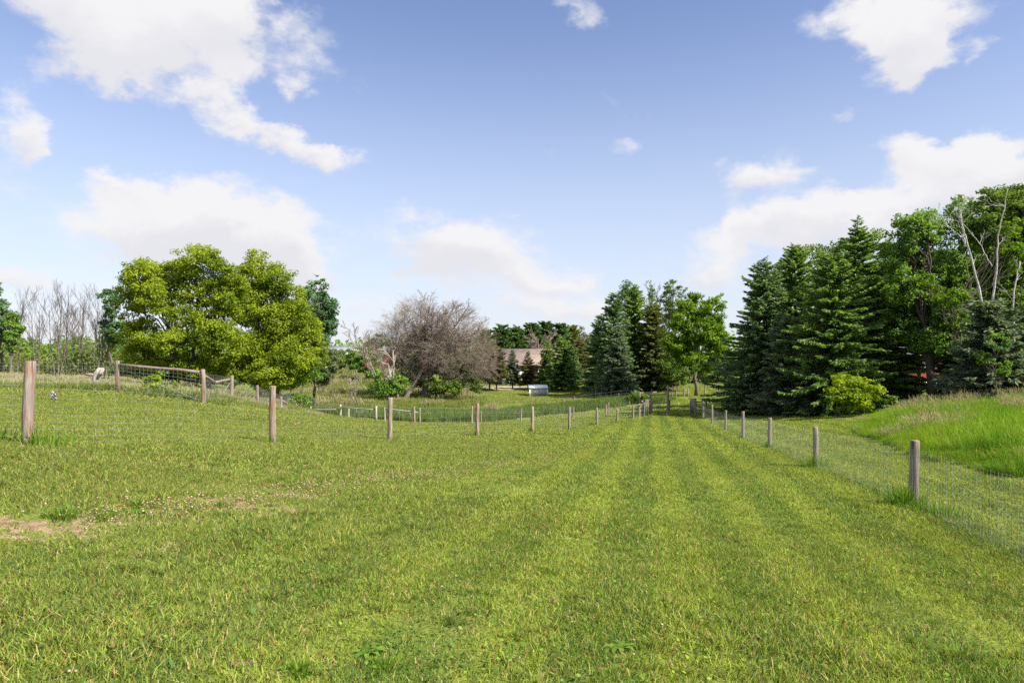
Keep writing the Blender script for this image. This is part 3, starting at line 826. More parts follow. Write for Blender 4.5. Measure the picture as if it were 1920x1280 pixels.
def grow(out, p, d, L, r, lev, kids, spread_a, shrink, up=.0, twist=.12, rmin=.008, nseg=4):
    """recursive bare branching; out: list per level of (p0, p1, r0, r1)"""
    pts = [np.array(p, float)]; dd = np.array(d, float); seg = L / nseg
    r1 = max(r * .45, rmin)
    for i in range(nseg):
        dd = dd + RNG.normal(0, twist, 3); dd[2] += up / nseg; dd /= np.linalg.norm(dd)
        pts.append(pts[-1] + dd * seg)
        out.setdefault(lev, []).append((pts[-2], pts[-1], r + (r1 - r) * i / nseg, r + (r1 - r) * (i + 1) / nseg))
    if lev >= len(kids): return
    k = kids[lev]; k = int(k) + (RNG.uniform() < k - int(k))
    for j in range(k):
        t = .25 + .75 * (j + RNG.uniform(.1, .9)) / k
        f = t * nseg; i = min(int(f), nseg - 1)
        q = pts[i] + (pts[i + 1] - pts[i]) * (f - i)
        ax = unit(np.cross(pts[i + 1] - pts[i], RNG.normal(0, 1, 3)))
        a = spread_a[min(lev, len(spread_a) - 1)] * RNG.uniform(.7, 1.3)
        nd = unit(pts[i + 1] - pts[i]) * math.cos(a) + ax * math.sin(a)
        grow(out, q, nd, L * shrink[min(lev, len(shrink) - 1)] * RNG.uniform(.7, 1.2) * (1.15 - .45 * t), max((r + (r1 - r) * t) * .62, rmin), lev + 1, kids, spread_a, shrink, up, twist, rmin, max(3, nseg - 1))

def twig_mass(root, name, D, blobs, n, mat, L=.55, r=.010):
    """fine broken twigs filling the outer crown of a dead tree: short forked sprays"""
    b0 = np.array(root.location); w = np.array([b[2] * b[3] for b in blobs], float); w /= w.sum()
    c = RNG.choice(len(blobs), n, p=w)
    C0 = np.array([P(blobs[i][0], blobs[i][1], D) - b0 for i in c]); C0[:, 1] = 0
    R0 = np.array([(blobs[i][2] / F * D, blobs[i][2] / F * D * .85, blobs[i][3] / F * D) for i in c])
    d = unit(RNG.normal(0, 1, (n, 3))); u = RNG.uniform(.2, 1, (n, 1)) ** .5 * RNG.uniform(.72, 1.16, (n, 1))
    p = C0 + d * R0 * u; ok = p[:, 2] > .3; p, d = p[ok], d[ok]; n = len(p)
    a = unit(d * np.array((1, 1, .6)) + RNG.normal(0, .55, (n, 3)) + np.array((0, 0, .12)))
    l = L * RNG.uniform(.6, 1.5, (n, 1)); e = p + a * l
    P0, P1, R_0 = [p], [e], [np.full(n, r)]
    for k in range(3):
        t = RNG.uniform(.3, .8, (n, 1)); q = p + a * l * t
        P0.append(q); P1.append(q + unit(a + RNG.normal(0, .6, (n, 3))) * l * RNG.uniform(.3, .7, (n, 1))); R_0.append(np.full(n, r * .7))
    m = MB(); m.segs(np.concatenate(P0), np.concatenate(P1), np.concatenate(R_0), r * .4, 3)
    m.build(name, M[mat], root)

def bare_tree(name, label, px, D, stems, kids, spread_a, shrink, r=.09, up=.25, group=None, mat='bareash', twigmat=None, twist=.10, rmin=.010, thick=2, parts=('trunk', 'branches')):
    """stems: (px offset at base, top px, top py, radius factor)"""
    base = ground(px, D)
    root = thing(name, label, 'tree', base, group)
    out = {}
    for st in stems:
        bx, tx, ty, rf = st[:4]
        p0 = np.array((bx / F * D, RNG.normal(0, .25), -.1 if len(st) < 5 else P(0, st[4], D)[2] - base[2])); p1 = P(tx, ty, D) - base; p1[1] = RNG.normal(0, .8) * (len(stems) > 1)
        v = p1 - p0; L = np.linalg.norm(v)
        grow(out, p0, v / L, L * .86, r * rf, 0, kids, spread_a, shrink, up, twist, rmin, 6)
    tb, bb = MB(), MB()
    for lev, sg in out.items():
        a = [np.array([s[i] for s in sg]) for i in range(4)]
        (tb if lev == 0 else bb).segs(*a, 7 if lev == 0 else (4 if lev == 1 else 3))
    tb.build(parts[0], M[mat], root)
    bb.build(parts[1], M[twigmat or mat], root)
    return root

# ------------------------------------------------------------------ fences
def post_mesh(h, r, seed, k=12):
    """round post with a slightly uneven outline, a chamfered top and 15 cm in the ground"""
    g = np.random.default_rng(seed)
    zs = np.r_[-.15, np.linspace(.02, h - .012, 7), h]
    th = np.arange(k) * 2 * np.pi / k
    lob = 1 + .035 * np.sin(2 * th + g.uniform(0, 6)) + .02 * np.sin(3 * th + g.uniform(0, 6)) + g.normal(0, .012, k)
    bend = g.normal(0, .010, 2)
    V = []
    for i, z in enumerate(zs):
        rr = r * lob * (1 - .10 * z / h) * (.93 if i == len(zs) - 1 else 1) * (1 + g.normal(0, .012))
        f = math.sin(min(1, max(0, z / h)) * math.pi)
        V.append(np.c_[rr * np.cos(th) + bend[0] * f, rr * np.sin(th) + bend[1] * f, np.full(k, z) + (g.normal(0, .002, k) if i == len(zs) - 1 else 0)])
    n = len(zs); V = np.concatenate(V + [np.array([[0, 0, h + .002]])])
    i = np.arange(k); j = (i + 1) % k
    Q = np.concatenate([np.stack([i + a * k, j + a * k, j + (a + 1) * k, i + (a + 1) * k], 1) for a in range(n - 1)])
    T = np.stack([i + (n - 1) * k, j + (n - 1) * k, np.full(k, n * k)], 1)
    return mesh_np('fence_post', V, Q, T)

class Fence:
    def __init__(s, name, label, px, D, cat='fence', group=None):
        s.o = ground(px, D); s.root = thing(name, label, cat, s.o, group); s.pts = []
    def post(s, px, D, top, r=.065, mat='post', tilt=(0, 0), name='fence_post', base=None, label=None):
        g = ground(px, D)
        h = max(.3, (CZ + (HY - top) / F * D) - g[2])
        me = post_mesh(h, r, int(RNG.integers(1e6)))
        o = link(name, me, M[mat], s.root, g - s.o)
        o.rotation_euler = (tilt[0] + RNG.normal(0, .012), tilt[1] + RNG.normal(0, .010), 0)
        if label: o['label'] = label
        s.pts.append((g, h)); return g, h
    def tpost(s, px, D, top, mat='steel'):
        g = ground(px, D); h = max(.3, (CZ + (HY - top) / F * D) - g[2])
        b = MB(); b.box((0, 0, h / 2 - .1), (.05, .006, h + .2)); b.box((0, .018, h / 2 - .1), (.006, .035, h + .2))
        b.build('steel_post', M[mat], s.root, g - s.o); s.pts.append((g, h)); return g, h
    def rail(s, a, b, r=.05, mat='post', name='rail', k=8):
        a = np.array(a) - s.o; b = np.array(b) - s.o
        p, rr = limb(a, b, r, r * .85, 5, .006)
        m = MB(); m.tube(p, rr, k)
        m.build(name, M[mat], s.root, smooth=True)
    def wire(s, line, rows, stay, r=.0018, side=(0, 0), mat='wire', name='wire_mesh', step=1.0, stayk=.9):
        """line: list of (x, y); rows: heights above the ground"""
        line = [np.array(q[:2], float) for q in line]
        m = MB(); P0, P1, RR = [], [], []; top = max(rows)
        for a, b in zip(line[:-1], line[1:]):
            L = np.linalg.norm(b - a); n = max(1, int(round(L / step)))
            t = np.linspace(0, 1, n + 1)[:, None]
            xy = a + (b - a) * t + np.array(side)
            z = gz(xy[:, 0], xy[:, 1])
            for h in rows:
                w = h + RNG.normal(0, .006, n + 1); w[0] = w[-1] = h
                q = np.c_[xy, z + w] - s.o
                P0.append(q[:-1]); P1.append(q[1:]); RR.append(np.full(n, r))
            ns = max(1, int(L / stay)); t = (np.arange(ns) + .5)[:, None] / ns
            xy = a + (b - a) * t + np.array(side); z = gz(xy[:, 0], xy[:, 1])
            lo = min(rows)
            RR.append(np.full(ns, r * stayk)); P0.append(np.c_[xy, z + lo] - s.o); P1.append(np.c_[xy + RNG.normal(0, .004, xy.shape), z + top] - s.o)
        RR = np.concatenate(RR); m.segs(np.concatenate(P0), np.concatenate(P1), RR, RR, 3)
        m.build(name, M[mat], s.root)

# near paddock fence on the left
f = Fence('woven_wire_fence', 'round post woven wire fence crossing the slope from big stained post towards the gates', 52, 9.5)
Lp = [(52, 9.5, 677, .076, 'redpost'), (512, 14.1, 723, .066, 'redpost'), (731, 18.75, 745, .066, 'post'), (895, 23.4, 756, .064, 'post'), (998, 28, 762, .066, 'post'),
      (1068, 32.6, 763, .064, 'post'), (1119, 37.3, 764, .066, 'redpost'), (1157, 41.9, 765, .062, 'post'), (1187, 46, 760, .07, 'post')]
a0 = f.post(-1290, 4.9, -30, .07, 'post')
for i, (px, D, top, r, m) in enumerate(Lp):
    f.post(px, D, top, r, m, tilt=(RNG.normal(0, .012), (.030, .012, .03, .015, .0, -.01, .0, .02, 0)[i]))
line = [p[0] for p in f.pts]
f.wire(line, [.03, .12, .21, .31, .42, .54, .67, .81, .96], .30, .0013, (-.075, .04), step=.8, mat='midwire')
o0 = f.pts[1][0]
for k in range(8):
    z = .17 + k * .125
    th = np.linspace(0, 2 * np.pi, 17); rr = .0775 * (1 - .10 * z / 1.1)
    c = np.c_[.030 * z + rr * np.cos(th), rr * np.sin(th), z + .012 * np.sin(th + .5) + np.zeros(17)]
    lp = MB(); lp.tube(c + o0 - f.o, .0035, 5, False); lp.build('wire_tie', M['darkwire'], f.root)
# white scrap caught in it
sc = MB()
V = []
n = 7
for i in range(n):
    for j in range(n):
        V.append(((i / (n - 1) - .5) * .085 + RNG.normal(0, .008), RNG.normal(0, .016), (j / (n - 1) - .5) * .13 * (1 - .3 * i / n) + RNG.normal(0, .010) - .03 * (i / n) ** 2))
Q = [(i * n + j, (i + 1) * n + j, (i + 1) * n + j + 1, i * n + j + 1) for i in range(n - 1) for j in range(n - 1)]
sc.add(V, Q)
q = P(101, 741, 9.75)
mm = plain_mat('scrap_plastic_material', (.09, .09, .09), (.48, .48, .47), 22, .4, .4)
ob = sc.build('plastic_scrap', mm, None, q)
md = ob.modifiers.new('thickness', 'SOLIDIFY'); md.thickness = .002
tag(ob, 'small crumpled white plastic scrap caught in the wire beside the big stained post', 'scrap')

# fence along the right of the mown lane
f = Fence('woven_wire_fence', 'grey post fence with fine square wire mesh running along the mown lane', 1713, 10.6)
f.post(2349, 4.72, 905, .075, 'greypost')
Rp = [(1713, 10.6, 825, .072), (1529, 16.5, 800, .070), (1443, 22.4, 783, .066), (1393, 28.3, 771, .066), (1360, 34.2, 769, .062), (1335, 40.1, 758, .066), (1318, 44.5, 753, .07)]
for i, (px, D, top, r) in enumerate(Rp):
    f.post(px, D, top, r, 'greypost', tilt=(RNG.normal(0, .01), (.012, -.01, .01, 0, .01, 0, 0)[i]))
line = [p[0] for p in f.pts]
f.wire(line[:5], [.02, .07, .12, .17, .23, .29, .36, .43, .51, .59, .68, .77, .87], .085, .0021, (-.08, -.015), step=.7, mat='midwire', stayk=.5)
f.wire(line[4:], [.02, .12, .23, .36, .51, .68, .87], .30, .0020, (-.08, -.015), step=.7, mat='midwire')
f.wire(line[:3], [.012, .022], 50, .0045, (-.085, -.015), step=.5, name='bottom_wire')

# old fence along the top of the paddock: long top rail, broken rail, leaning on down to the hollow
f = Fence('rail_fence', 'old wire fence with long round top rail and sagging broken rail below the yellow-green trees', 222, 24)
f.post(-150, 28, 690, .06, 'post')
pA = f.post(222, 24, 676, .072, 'post', tilt=(0, -.02)); pB = f.post(381, 22.4, 692, .075, 'redpost'); pC = f.post(433, 28, 704, .072, 'post', tilt=(0, .02))
f.post(483, 33, 722, .07, 'redpost'); f.post(527, 42, 743, .075, 'post')
wp = f.post(556, 50, 757, .095, 'white', label='short white painted post')
f.rail(P(224, 684, 24), P(380, 698, 22.4), .058)
f.rail(P(383, 704, 22.5), P(403, 716, 25), .048); f.rail(P(402, 716.5, 25), P(432, 711, 28), .052)
f.rail(P(528, 751, 42), P(554, 765, 50), .065)
f.wire([p[0] for p in f.pts], [.03, .14, .26, .38, .50, .62, .74, .86, .98], .20, .0019, (0, -.08), step=.9)
bs = MB(); bs.segs([P(412, 748, 27) - f.o], [P(432, 716, 28) - f.o], .006, .006, 4); bs.build('brace_wire', M['wire'], f.root)
bs = MB(); bs.segs([P(226, 690, 24) - f.o], [P(378, 752, 22.4) - f.o], .004, .004, 4); bs.build('brace_wire', M['wire'], f.root)

f = Fence('rail_fence', 'grey rail fence panel before the reeds at the bottom of the paddock', 638, 51)
f.post(583, 52, 762, .06, 'palepost'); f.post(638.5, 51, 758, .095, 'palepost'); f.post(654, 52, 766, .06, 'palepost'); f.post(705, 47.5, 761, .085, 'palepost')
f.rail(P(583, 768, 52), P(638, 767.5, 51), .05, 'palepost'); f.rail(P(638, 763.5, 51), P(705, 768, 47.5), .055, 'palepost')
for px, D in ((611, 52), (668, 49), (680, 49), (693, 48)): f.tpost(px, D, 765)
f.wire([ground(556, 50), ground(583, 52), ground(638.5, 51), ground(705, 47.5)], [.05, .2, .35, .5, .65, .8, .95], .3, .0020, step=1.2, mat='midwire')

f = Fence('rail_fence', 'wooden rail and wire fence ending in twin posts behind the middle of the paddock', 777, 46)
f.post(722, 47, 764, .06, 'palepost'); f.post(777, 46, 762, .065, 'post'); f.post(787.5, 46, 764, .06, 'post')
f.rail(P(722, 766, 47), P(787, 773, 46), .05, 'palepost')
for px in (748, 769): f.tpost(px, 46.5, 768)
f.wire([ground(705, 47.5), ground(722, 47), ground(777, 46), ground(787.5, 46)], [.05, .2, .35, .5, .65, .8, .95], .3, .0020, step=1.2, mat='midwire')

f = Fence('woven_wire_fence', 'thin post wire fence crossing the low end of the paddock before the reeds', 885, 44)
f.post(885, 44, 760.5, .06, 'post')
for px, D, top, r in ((902, 44.5, 770, .035), (977, 48, 767, .06), (1075, 52, 763, .065), (1136, 54.5, 758, .06), (1141, 57, 755, .055), (1180, 60, 752, .05)):
    f.post(px, D, top, r, 'post' if r > .04 else 'greypost')
f.wire([ground(787.5, 46)] + [p[0] for p in f.pts], [.05, .2, .35, .5, .65, .8, .95], .4, .0020, step=1.5, mat='midwire')

f = Fence('woven_wire_fence', 'thin post fence along the edge of the lawn beyond the reeds', 1058, 66)
for px, D, top in ((974, 62, 755), (997, 63, 748), (1058, 65, 748.5), (1077, 67, 743), (1121, 70, 746), (1160, 73, 737), (1180, 74, 740)):
    f.post(px, D, top, .045, 'post')
f.wire([ground(902, 62)] + [p[0] for p in f.pts], [.1, .4, .7, 1.0], .8, .004, step=2, mat='darkwire')

f = Fence('post_fence', 'row of short grey posts in the shade under the middle spruces', 1139, 79)
for px, D, top in ((1117, 80, 725.5), (1128, 80, 728), (1139, 80, 728), (1152, 79, 730), (1166, 79, 730.5), (1188, 78, 731), (1206, 78, 731), (1222, 77, 729)):
    f.post(px, D, top, .055, 'greypost')
f.wire([p[0] for p in f.pts], [.2, .5, .8], 1.2, .004, step=2, mat='darkwire')

f = Fence('rail_fence', 'small rail fence with crooked posts beside the bright tree trunk', 1267, 72)
pts = [(1260, 74, 726), (1267.5, 74, 724), (1282, 73, 728), (1290, 73, 729)]
for px, D, top in pts: f.post(px, D, top, .07, 'post', tilt=(0, RNG.normal(0, .06)))
f.rail(P(1260, 731.5, 74), P(1282, 732, 73), .05); f.rail(P(1282, 732.5, 73), P(1296, 730, 73), .05); f.rail(P(1240, 733, 75), P(1267, 731.5, 74), .05)

f = Fence('rail_fence', 'lone dark post fence on the grass to the right of the bright tree', 1322, 76)
f.post(1322, 76, 717.5, .07, 'post'); f.post(1344, 78, 719, .07, 'post'); f.wire([p[0] for p in f.pts], [.3, .6, .9], 2, .004, mat='darkwire')

# gates at the end of the lane
f = Fence('gateway', 'timber gateway with crossbars and tall posts at the left end of the lane', 1222, 48)
g = f.post
g(1198, 47, 757, .09, 'post'); g(1199.5, 54, 734, .075, 'greypost'); g(1206.6, 47.3, 754, .10, 'steel'); g(1221.5, 51, 752, .10, 'post'); g(1219.5, 56, 738, .07, 'greypost')
g(1252.3, 50.5, 722, .085, 'redpost'); g(1255, 52.5, 747, .08, 'redpost')
f.rail(P(1199, 736.5, 54), P(1231, 734.5, 57), .055, 'greypost'); f.rail(P(1220, 740.5, 56), P(1252, 737.5, 50.6), .06, 'post')
f.rail(P(1203, 752.5, 49), P(1219, 751.5, 55), .05, 'post'); f.rail(P(1222, 755.8, 51), P(1252, 754.2, 50.5), .06, 'post'); f.rail(P(1188, 760, 46), P(1206, 758, 47.3), .045, 'steel')
lf = MB()
for px, D in ((1211, 48), (1214.5, 48.8), (1218, 49.8)):
    q = ground(px, D) - f.o; lf = MB(); lf.box(q + np.array((0, 0, .62)), (.07, .05, 1.15)); lf.build('gate_bar', M['greypost'], f.root)
f = Fence('gateway', 'dark open plank gate and crossbar at the right end of the lane', 1304, 48)
g = f.post
g(1304, 47.5, 746, .085, 'greypost'); g(1324, 49.5, 749, .07, 'post'); g(1295, 50, 750, .08, 'greypost')
f.rail(P(1304, 753, 47.6), P(1324, 752, 49.5), .05, 'post')
lf = MB()
for i, (px, D) in enumerate(((1296.5, 49.6), (1298, 49.2), (1299.6, 48.8), (1301.2, 48.3), (1302.8, 47.8))):
    q = ground(px, D) - f.o; lf = MB(); lf.box(q + np.array((0, 0, .60)), (.055, .16, 1.05 + .05 * (i % 2)), .2); lf.build('gate_plank', M['greypost'], f.root)

# grass left standing by the posts
for lab, px, D, n, R, h, off in [
    ('long grass clump at the foot of the big stained corner post', 52, 9.5, 260, .55, .32, (.15, -.05)),
    ('long grass along the wire to the left of the big stained post', 5, 9.5, 240, .6, .30, (-.3, 0)),
    ('thin grass clump at the foot of the reddish second post', 512, 14.1, 120, .35, .26, (-.05, -.05)),
    ('grass clump at the foot of the third post from the big stained one', 731, 18.75, 90, .32, .26, (.05, 0)),
    ('grass clump at the foot of the fourth post from the big stained one', 895, 23.4, 90, .32, .25, (0, 0)),
    ('grass clump at the foot of the fifth post from the big stained one', 998, 28, 90, .35, .25, (0, 0)),
    ('grass clump at the foot of the sixth post from the big stained one', 1068, 32.6, 80, .35, .25, (0, 0)),
    ('dark grass clump at the foot of the red seventh post from the big stained one', 1119, 37.3, 120, .55, .30, (-.3, 0)),
    ('dark grass clump by the last single post before the gateway', 1157, 41.9, 120, .5, .35, (0, 0)),
    ('lush long grass clump at the foot of the closest grey lane post', 1713, 10.6, 420, .36, .42, (-.2, -.1)),
    ('trailing grass fringe under the wire just past the closest grey lane post', 1740, 10.1, 320, .46, .24, (.0, -.35)),
    ('leafy grass clump at the foot of the second grey lane post', 1529, 16.5, 260, .32, .46, (-.08, -.1)),
    ('small dark grass clump at the foot of the third grey lane post', 1443, 22.4, 110, .22, .30, (-.1, -.05)),
    ('small grass clump at the foot of the fourth grey lane post', 1393, 28.3, 80, .2, .2, (-.1, 0)),
    ]:
    clump(lab, px, D, n, R, h, off)
# tussocks in the bare track
for lab, px, py, n, R, h in [
    ('bushy grass tussock between the bare patches at the left edge', 115, 972, 260, .16, .15), ('wide flat grass tussock on the bare track', 190, 972, 260, .20, .10),
    ('dark grass tussock just above the bare track', 262, 950, 200, .13, .12), ('long bladed grass tussock beside the clover patch on the track', 415, 948, 160, .14, .10),
    ('green tussock by the bare patch at the bottom of the picture', 560, 1262, 200, .10, .10), ('shaggy tussock at the bottom between straw patches', 720, 1255, 170, .12, .09),
    ('low spreading tussock in the middle of the track', 545, 905, 180, .22, .09)]:
    q = hit(px, py)
    V, Q, bh = blades(n, R, h * .5, h, .0065, .7, int(RNG.integers(1e6)), rings=1.3, seg=3)
    tag(link('grass_tussock', mesh_np('grass_tussock', V, Q), M['tuft'], None, q), lab, 'grass tussock', 'tussocks along the bare track')
for lab, px, py in [('flat broad-leaved weed on the bare track', 255, 962), ('broad-leaved weed beside the clover patch', 500, 925), ('leafy weed in the lower lawn near the middle', 1160, 1215), ('broad-leaved weed at the bottom edge of the lawn', 690, 1225)]:
    q = hit(px, py); b = MB()
    for k in range(9):
        a = k * 2.4; l = RNG.uniform(.07, .12); s = np.array((math.cos(a), math.sin(a), 0)); t = np.array((-math.sin(a), math.cos(a), 0))
        c = [np.zeros(3), s * l * .35 + t * l * .16 + np.array((0, 0, l * .22)), s * l * .75 + t * l * .14 + np.array((0, 0, l * .25)), s * l + np.array((0, 0, l * .08)), s * l * .75 - t * l * .14 + np.array((0, 0, l * .25)), s * l * .35 - t * l * .16 + np.array((0, 0, l * .22))]
        b.add(c, [(0, 1, 2, 5), (2, 3, 4, 5)])
    tag(b.build('broadleaf_weed', M['green'], None, q), lab, 'weed', 'broad-leaved weeds in the lawn')

# ------------------------------------------------------------------ left side trees
W1 = 'bare ash trunks before the left hedgerow'
def ash(label, px, D, stems, kids=(9, 6, 4), r=.068, up=.6):
    bare_tree('bare_tree', label, px, D, stems, kids, (.52, .48, .5), (.40, .48, .5), r, up, W1, 'bareash', twist=.045, rmin=.007)
ash('slim bare tree with upswept twigs beside the green one at the left edge', 36, 66, [(0, 40, 548, 1)])
ash('short bare tree with a forked crown, second from the green edge tree', 67, 66, [(0, 62, 572, .8), (2, 80, 564, .8)])
ash('tallest bare tree with wide fan of twigs in the middle of the bare row', 107, 62, [(0, 109, 541, 1.25), (0, 92, 560, .8), (3, 128, 585, .7)], (10, 6, 4))
ash('bare tree leaning right, just behind the widest bare one', 122, 67, [(0, 137, 546, .95)])
ash('straight bare tree in the thickest part of the bare row', 151, 65, [(0, 153, 552, 1.0), (2, 163, 566, .8)])
ash('thin bare tree with a long leader nearer the yellow-green trees', 174, 68, [(0, 173, 545, .9), (2, 182, 575, .6)])
ash('bushy bare tree with many stems behind the broken stump', 192, 62, [(0, 186, 578, .9), (2, 196, 572, .9), (-3, 180, 600, .7), (4, 203, 592, .7)], (8, 5, 4))
broadleaf('ash_tree', 'tall blue-green tree cut by the left edge', 2, 62, [(0, 600, 30, 48), (-15, 555, 30, 30), (8, 640, 20, 25)], 'bluegreen', n=6000, leaf=.22, cluster=.26, hollow=.4)
broadleaf('ash_tree', 'slender leafy tree clothed to the ground beside the left edge tree', 22, 60, [(22, 600, 9, 26), (24, 640, 10, 26), (32, 618, 10, 16)], 'green', n=2600, leaf=.2, cluster=.4, hollow=.3)
broadleaf('ash_tree', 'blue-green tree peeping out left of the yellow-green trees', 212, 62, [(215, 570, 22, 30), (200, 610, 14, 24), (225, 620, 20, 30)], 'bluegreen', n=5000, leaf=.22, cluster=.3, hollow=.3)
broadleaf('box_elder', 'broad yellow-green tree with open dark limbs, left half of the big pair', 368, 44,
          [(380, 492, 52, 34), (330, 512, 48, 36), (272, 520, 50, 34), (250, 555, 34, 40), (300, 560, 50, 40), (345, 585, 40, 45), (405, 545, 45, 45), (245, 600, 30, 30), (395, 620, 45, 50), (300, 690, 60, 28), (370, 690, 60, 30), (250, 670, 38, 35), (228, 640, 24, 30), (275, 625, 40, 34), (330, 640, 44, 36), (430, 560, 34, 50), (428, 640, 40, 50), (436, 530, 34, 36), (355, 540, 40, 36)],
          'maple', 'darkbark', n=95000, leaf=.145, cluster=.29, stems=3, trunk_r=.17, hollow=.25, per=70, stem_sep=.8)
broadleaf('box_elder', 'rounded yellow-green tree drooping to the grass, right half of the big pair', 500, 47,
          [(488, 500, 34, 34), (458, 530, 36, 40), (520, 525, 38, 36), (545, 555, 30, 34), (470, 580, 48, 44), (530, 600, 50, 44), (575, 620, 34, 44), (480, 650, 56, 44), (555, 670, 50, 40), (520, 700, 60, 30), (440, 690, 50, 34), (590, 660, 26, 36), (560, 590, 34, 40), (500, 560, 40, 40)],
          'maple', 'darkbark', n=90000, leaf=.145, cluster=.29, stems=2, trunk_r=.17, hollow=.25, per=70)
broadleaf('ash_tree', 'dark green upright tree rising behind the right of the yellow-green pair', 592, 60,
          [(596, 540, 20, 28), (604, 580, 26, 36), (590, 610, 30, 36), (614, 610, 22, 30), (585, 560, 20, 34), (600, 640, 26, 24)], 'bluegreen', n=11000, leaf=.21, cluster=.34, hollow=.4)
broadleaf('shrub', 'dark leafy shrub at the right foot of the yellow-green pair', 545, 52, [(540, 705, 45, 24), (575, 700, 34, 24), (505, 715, 40, 20)], 'green', n=7500, leaf=.17, cluster=.35, stems=3, trunk_r=.04, cat='shrub', hollow=.4)
broadleaf('shrub', 'pale grey-green willow shrub right of the yellow-green pair', 612, 58, [(612, 688, 24, 32), (628, 672, 14, 24), (596, 705, 24, 22)], 'willow', n=5500, leaf=.17, cluster=.35, stems=4, trunk_r=.03, cat='shrub', hollow=.3)
broadleaf('shrub', 'small yellow-green bush behind the long top rail', 285, 25.5, [(283, 716, 24, 14), (300, 722, 22, 12), (325, 722, 12, 10)], 'lime', n=2200, leaf=.10, cluster=.4, stems=3, trunk_r=.012, cat='shrub', hollow=.3)
broadleaf('shrub', 'dark creeping shrub behind the sloping rail and white post', 540, 47, [(545, 750, 40, 12), (575, 757, 24, 8), (515, 745, 20, 14)], 'green', n=3500, leaf=.13, cluster=.4, stems=4, trunk_r=.02, cat='shrub', hollow=.3)
broadleaf('shrub', 'dark shady undergrowth bush below the left yellow-green tree', 262, 46, [(255, 690, 40, 30), (310, 700, 50, 22), (370, 705, 50, 22), (425, 715, 40, 20)], 'green', n=9000, leaf=.17, cluster=.35, stems=4, trunk_r=.04, cat='shrub', hollow=.3)
# far hedgerow: a wood that reads as one mass
def woodmass(name, label, spans, mat, n, leaf=.5):
    pos = []
    w = np.array([(b - a) for a, b, *_ in spans], float); w /= w.sum()
    V_, Q_ = [], []; off = 0
    for (a, b, D, top, dep), ww in zip(spans, w):
        m = int(n * ww); px = RNG.uniform(a, b, m); dd = D + RNG.uniform(-dep, dep, m)
        x = (px - 960) / F * dd; g = gz(x, dd)
        tp = CZ + (HY - (top + 9 * np.sin(px * .11) * np.sin(px * .037 + 1) + 5 * np.sin(px * .31 + 2))) / F * D
        H = np.maximum(tp - g, .8)
        u = RNG.uniform(0, 1, m) ** .6
        cl = .5 + .5 * np.sin(px * .42 + 5 * np.sin(dd)) * np.sin(u * 9 + px * .2)
        pos.append(np.c_[x, dd - .25 * dep * cl, g + u * H * (.90 + .1 * cl)])
    pos = np.concatenate(pos)
    nr = unit(RNG.normal(0, .8, pos.shape) + np.array((0, -.3, .6)))
    V, Q = cards(pos, leaf * RNG.uniform(.6, 1.4, len(pos)), nr)
    tag(link(name, mesh_np(name, V, Q), M[mat]), label, 'wood', kind='stuff')
woodmass('hedgerow', 'far green hedgerow closing the field on the left behind the bare trees', [(-260, 0, 98, 632, 8), (0, 60, 92, 634, 8), (60, 145, 96, 643, 8), (140, 230, 88, 631, 8), (230, 420, 100, 640, 8)], 'mid', 16000, .42)
woodmass('hedgerow_scrub', 'low olive scrub under the bare trees on the left', [(-200, 60, 74, 668, 5), (60, 140, 72, 672, 5), (140, 235, 68, 664, 5)], 'olive', 8000, .30)
woodmass('far_wood', 'distant dark wood on the skyline beyond everything', [(-900, -200, 190, 628, 20), (-200, 500, 200, 636, 20), (500, 720, 170, 642, 14), (720, 905, 175, 632, 14), (905, 1110, 175, 634, 14), (1110, 1400, 160, 626, 14), (1400, 2000, 130, 610, 12), (2000, 2900, 130, 600, 12)], 'green', 38000, .8)

# broken stump with a plank
r0 = thing('broken_stump', 'weathered white broken stump with a split slab, by the start of the long rail', 'stump', ground(180, 36))
b = MB(); g0 = ground(180, 36)
p = np.array([P(179, 717, 36), P(181, 708, 36), P(184, 700, 36), P(188, 690, 36)]) - g0; p[0, 2] = -.1
b.tube(p, [.24, .21, .19, .12], 8); b.build('trunk', M['palewood'], r0)
b = MB(); p = np.array([P(185.5, 705, 35.8), P(189, 698, 35.8), P(193.5, 690, 35.8)]) - g0; b.tube(p, [.10, .12, .09], 4); b.build('split_slab', M['palewood'], r0)
b = MB(); p = np.array([P(160, 701.5, 36), P(168, 702, 36), P(181, 703, 36)]) - g0; b.tube(p, [.05, .08, .06], 7); b.build('branch_stub', M['deadwood'], r0)
q = ground(279, 24.6)
bm = MB(); th = np.linspace(0, np.pi, 9)
for i in range(8):
    pass
rg = np.array([(.11 * math.sin(t), -.11 * math.cos(t) + .10) for t in th]); k = 12
Vb = np.concatenate([np.c_[r_ * np.cos(np.arange(k) * 6.2832 / k), r_ * np.sin(np.arange(k) * 6.2832 / k), np.full(k, z_)] for r_, z_ in rg])
ii = np.arange(k); jj = (ii + 1) % k
bm.add(Vb, np.concatenate([np.stack([ii + a * k, jj + a * k, jj + (a + 1) * k, ii + (a + 1) * k], 1) for a in range(8)]))
tag(bm.build('ball', plain_mat('dark_rubber_material', (.02, .03, .05), (.05, .06, .09), 8, .5, .4), None, q, smooth=True), 'small dark ball lying in the grass under the long top rail', 'ball')

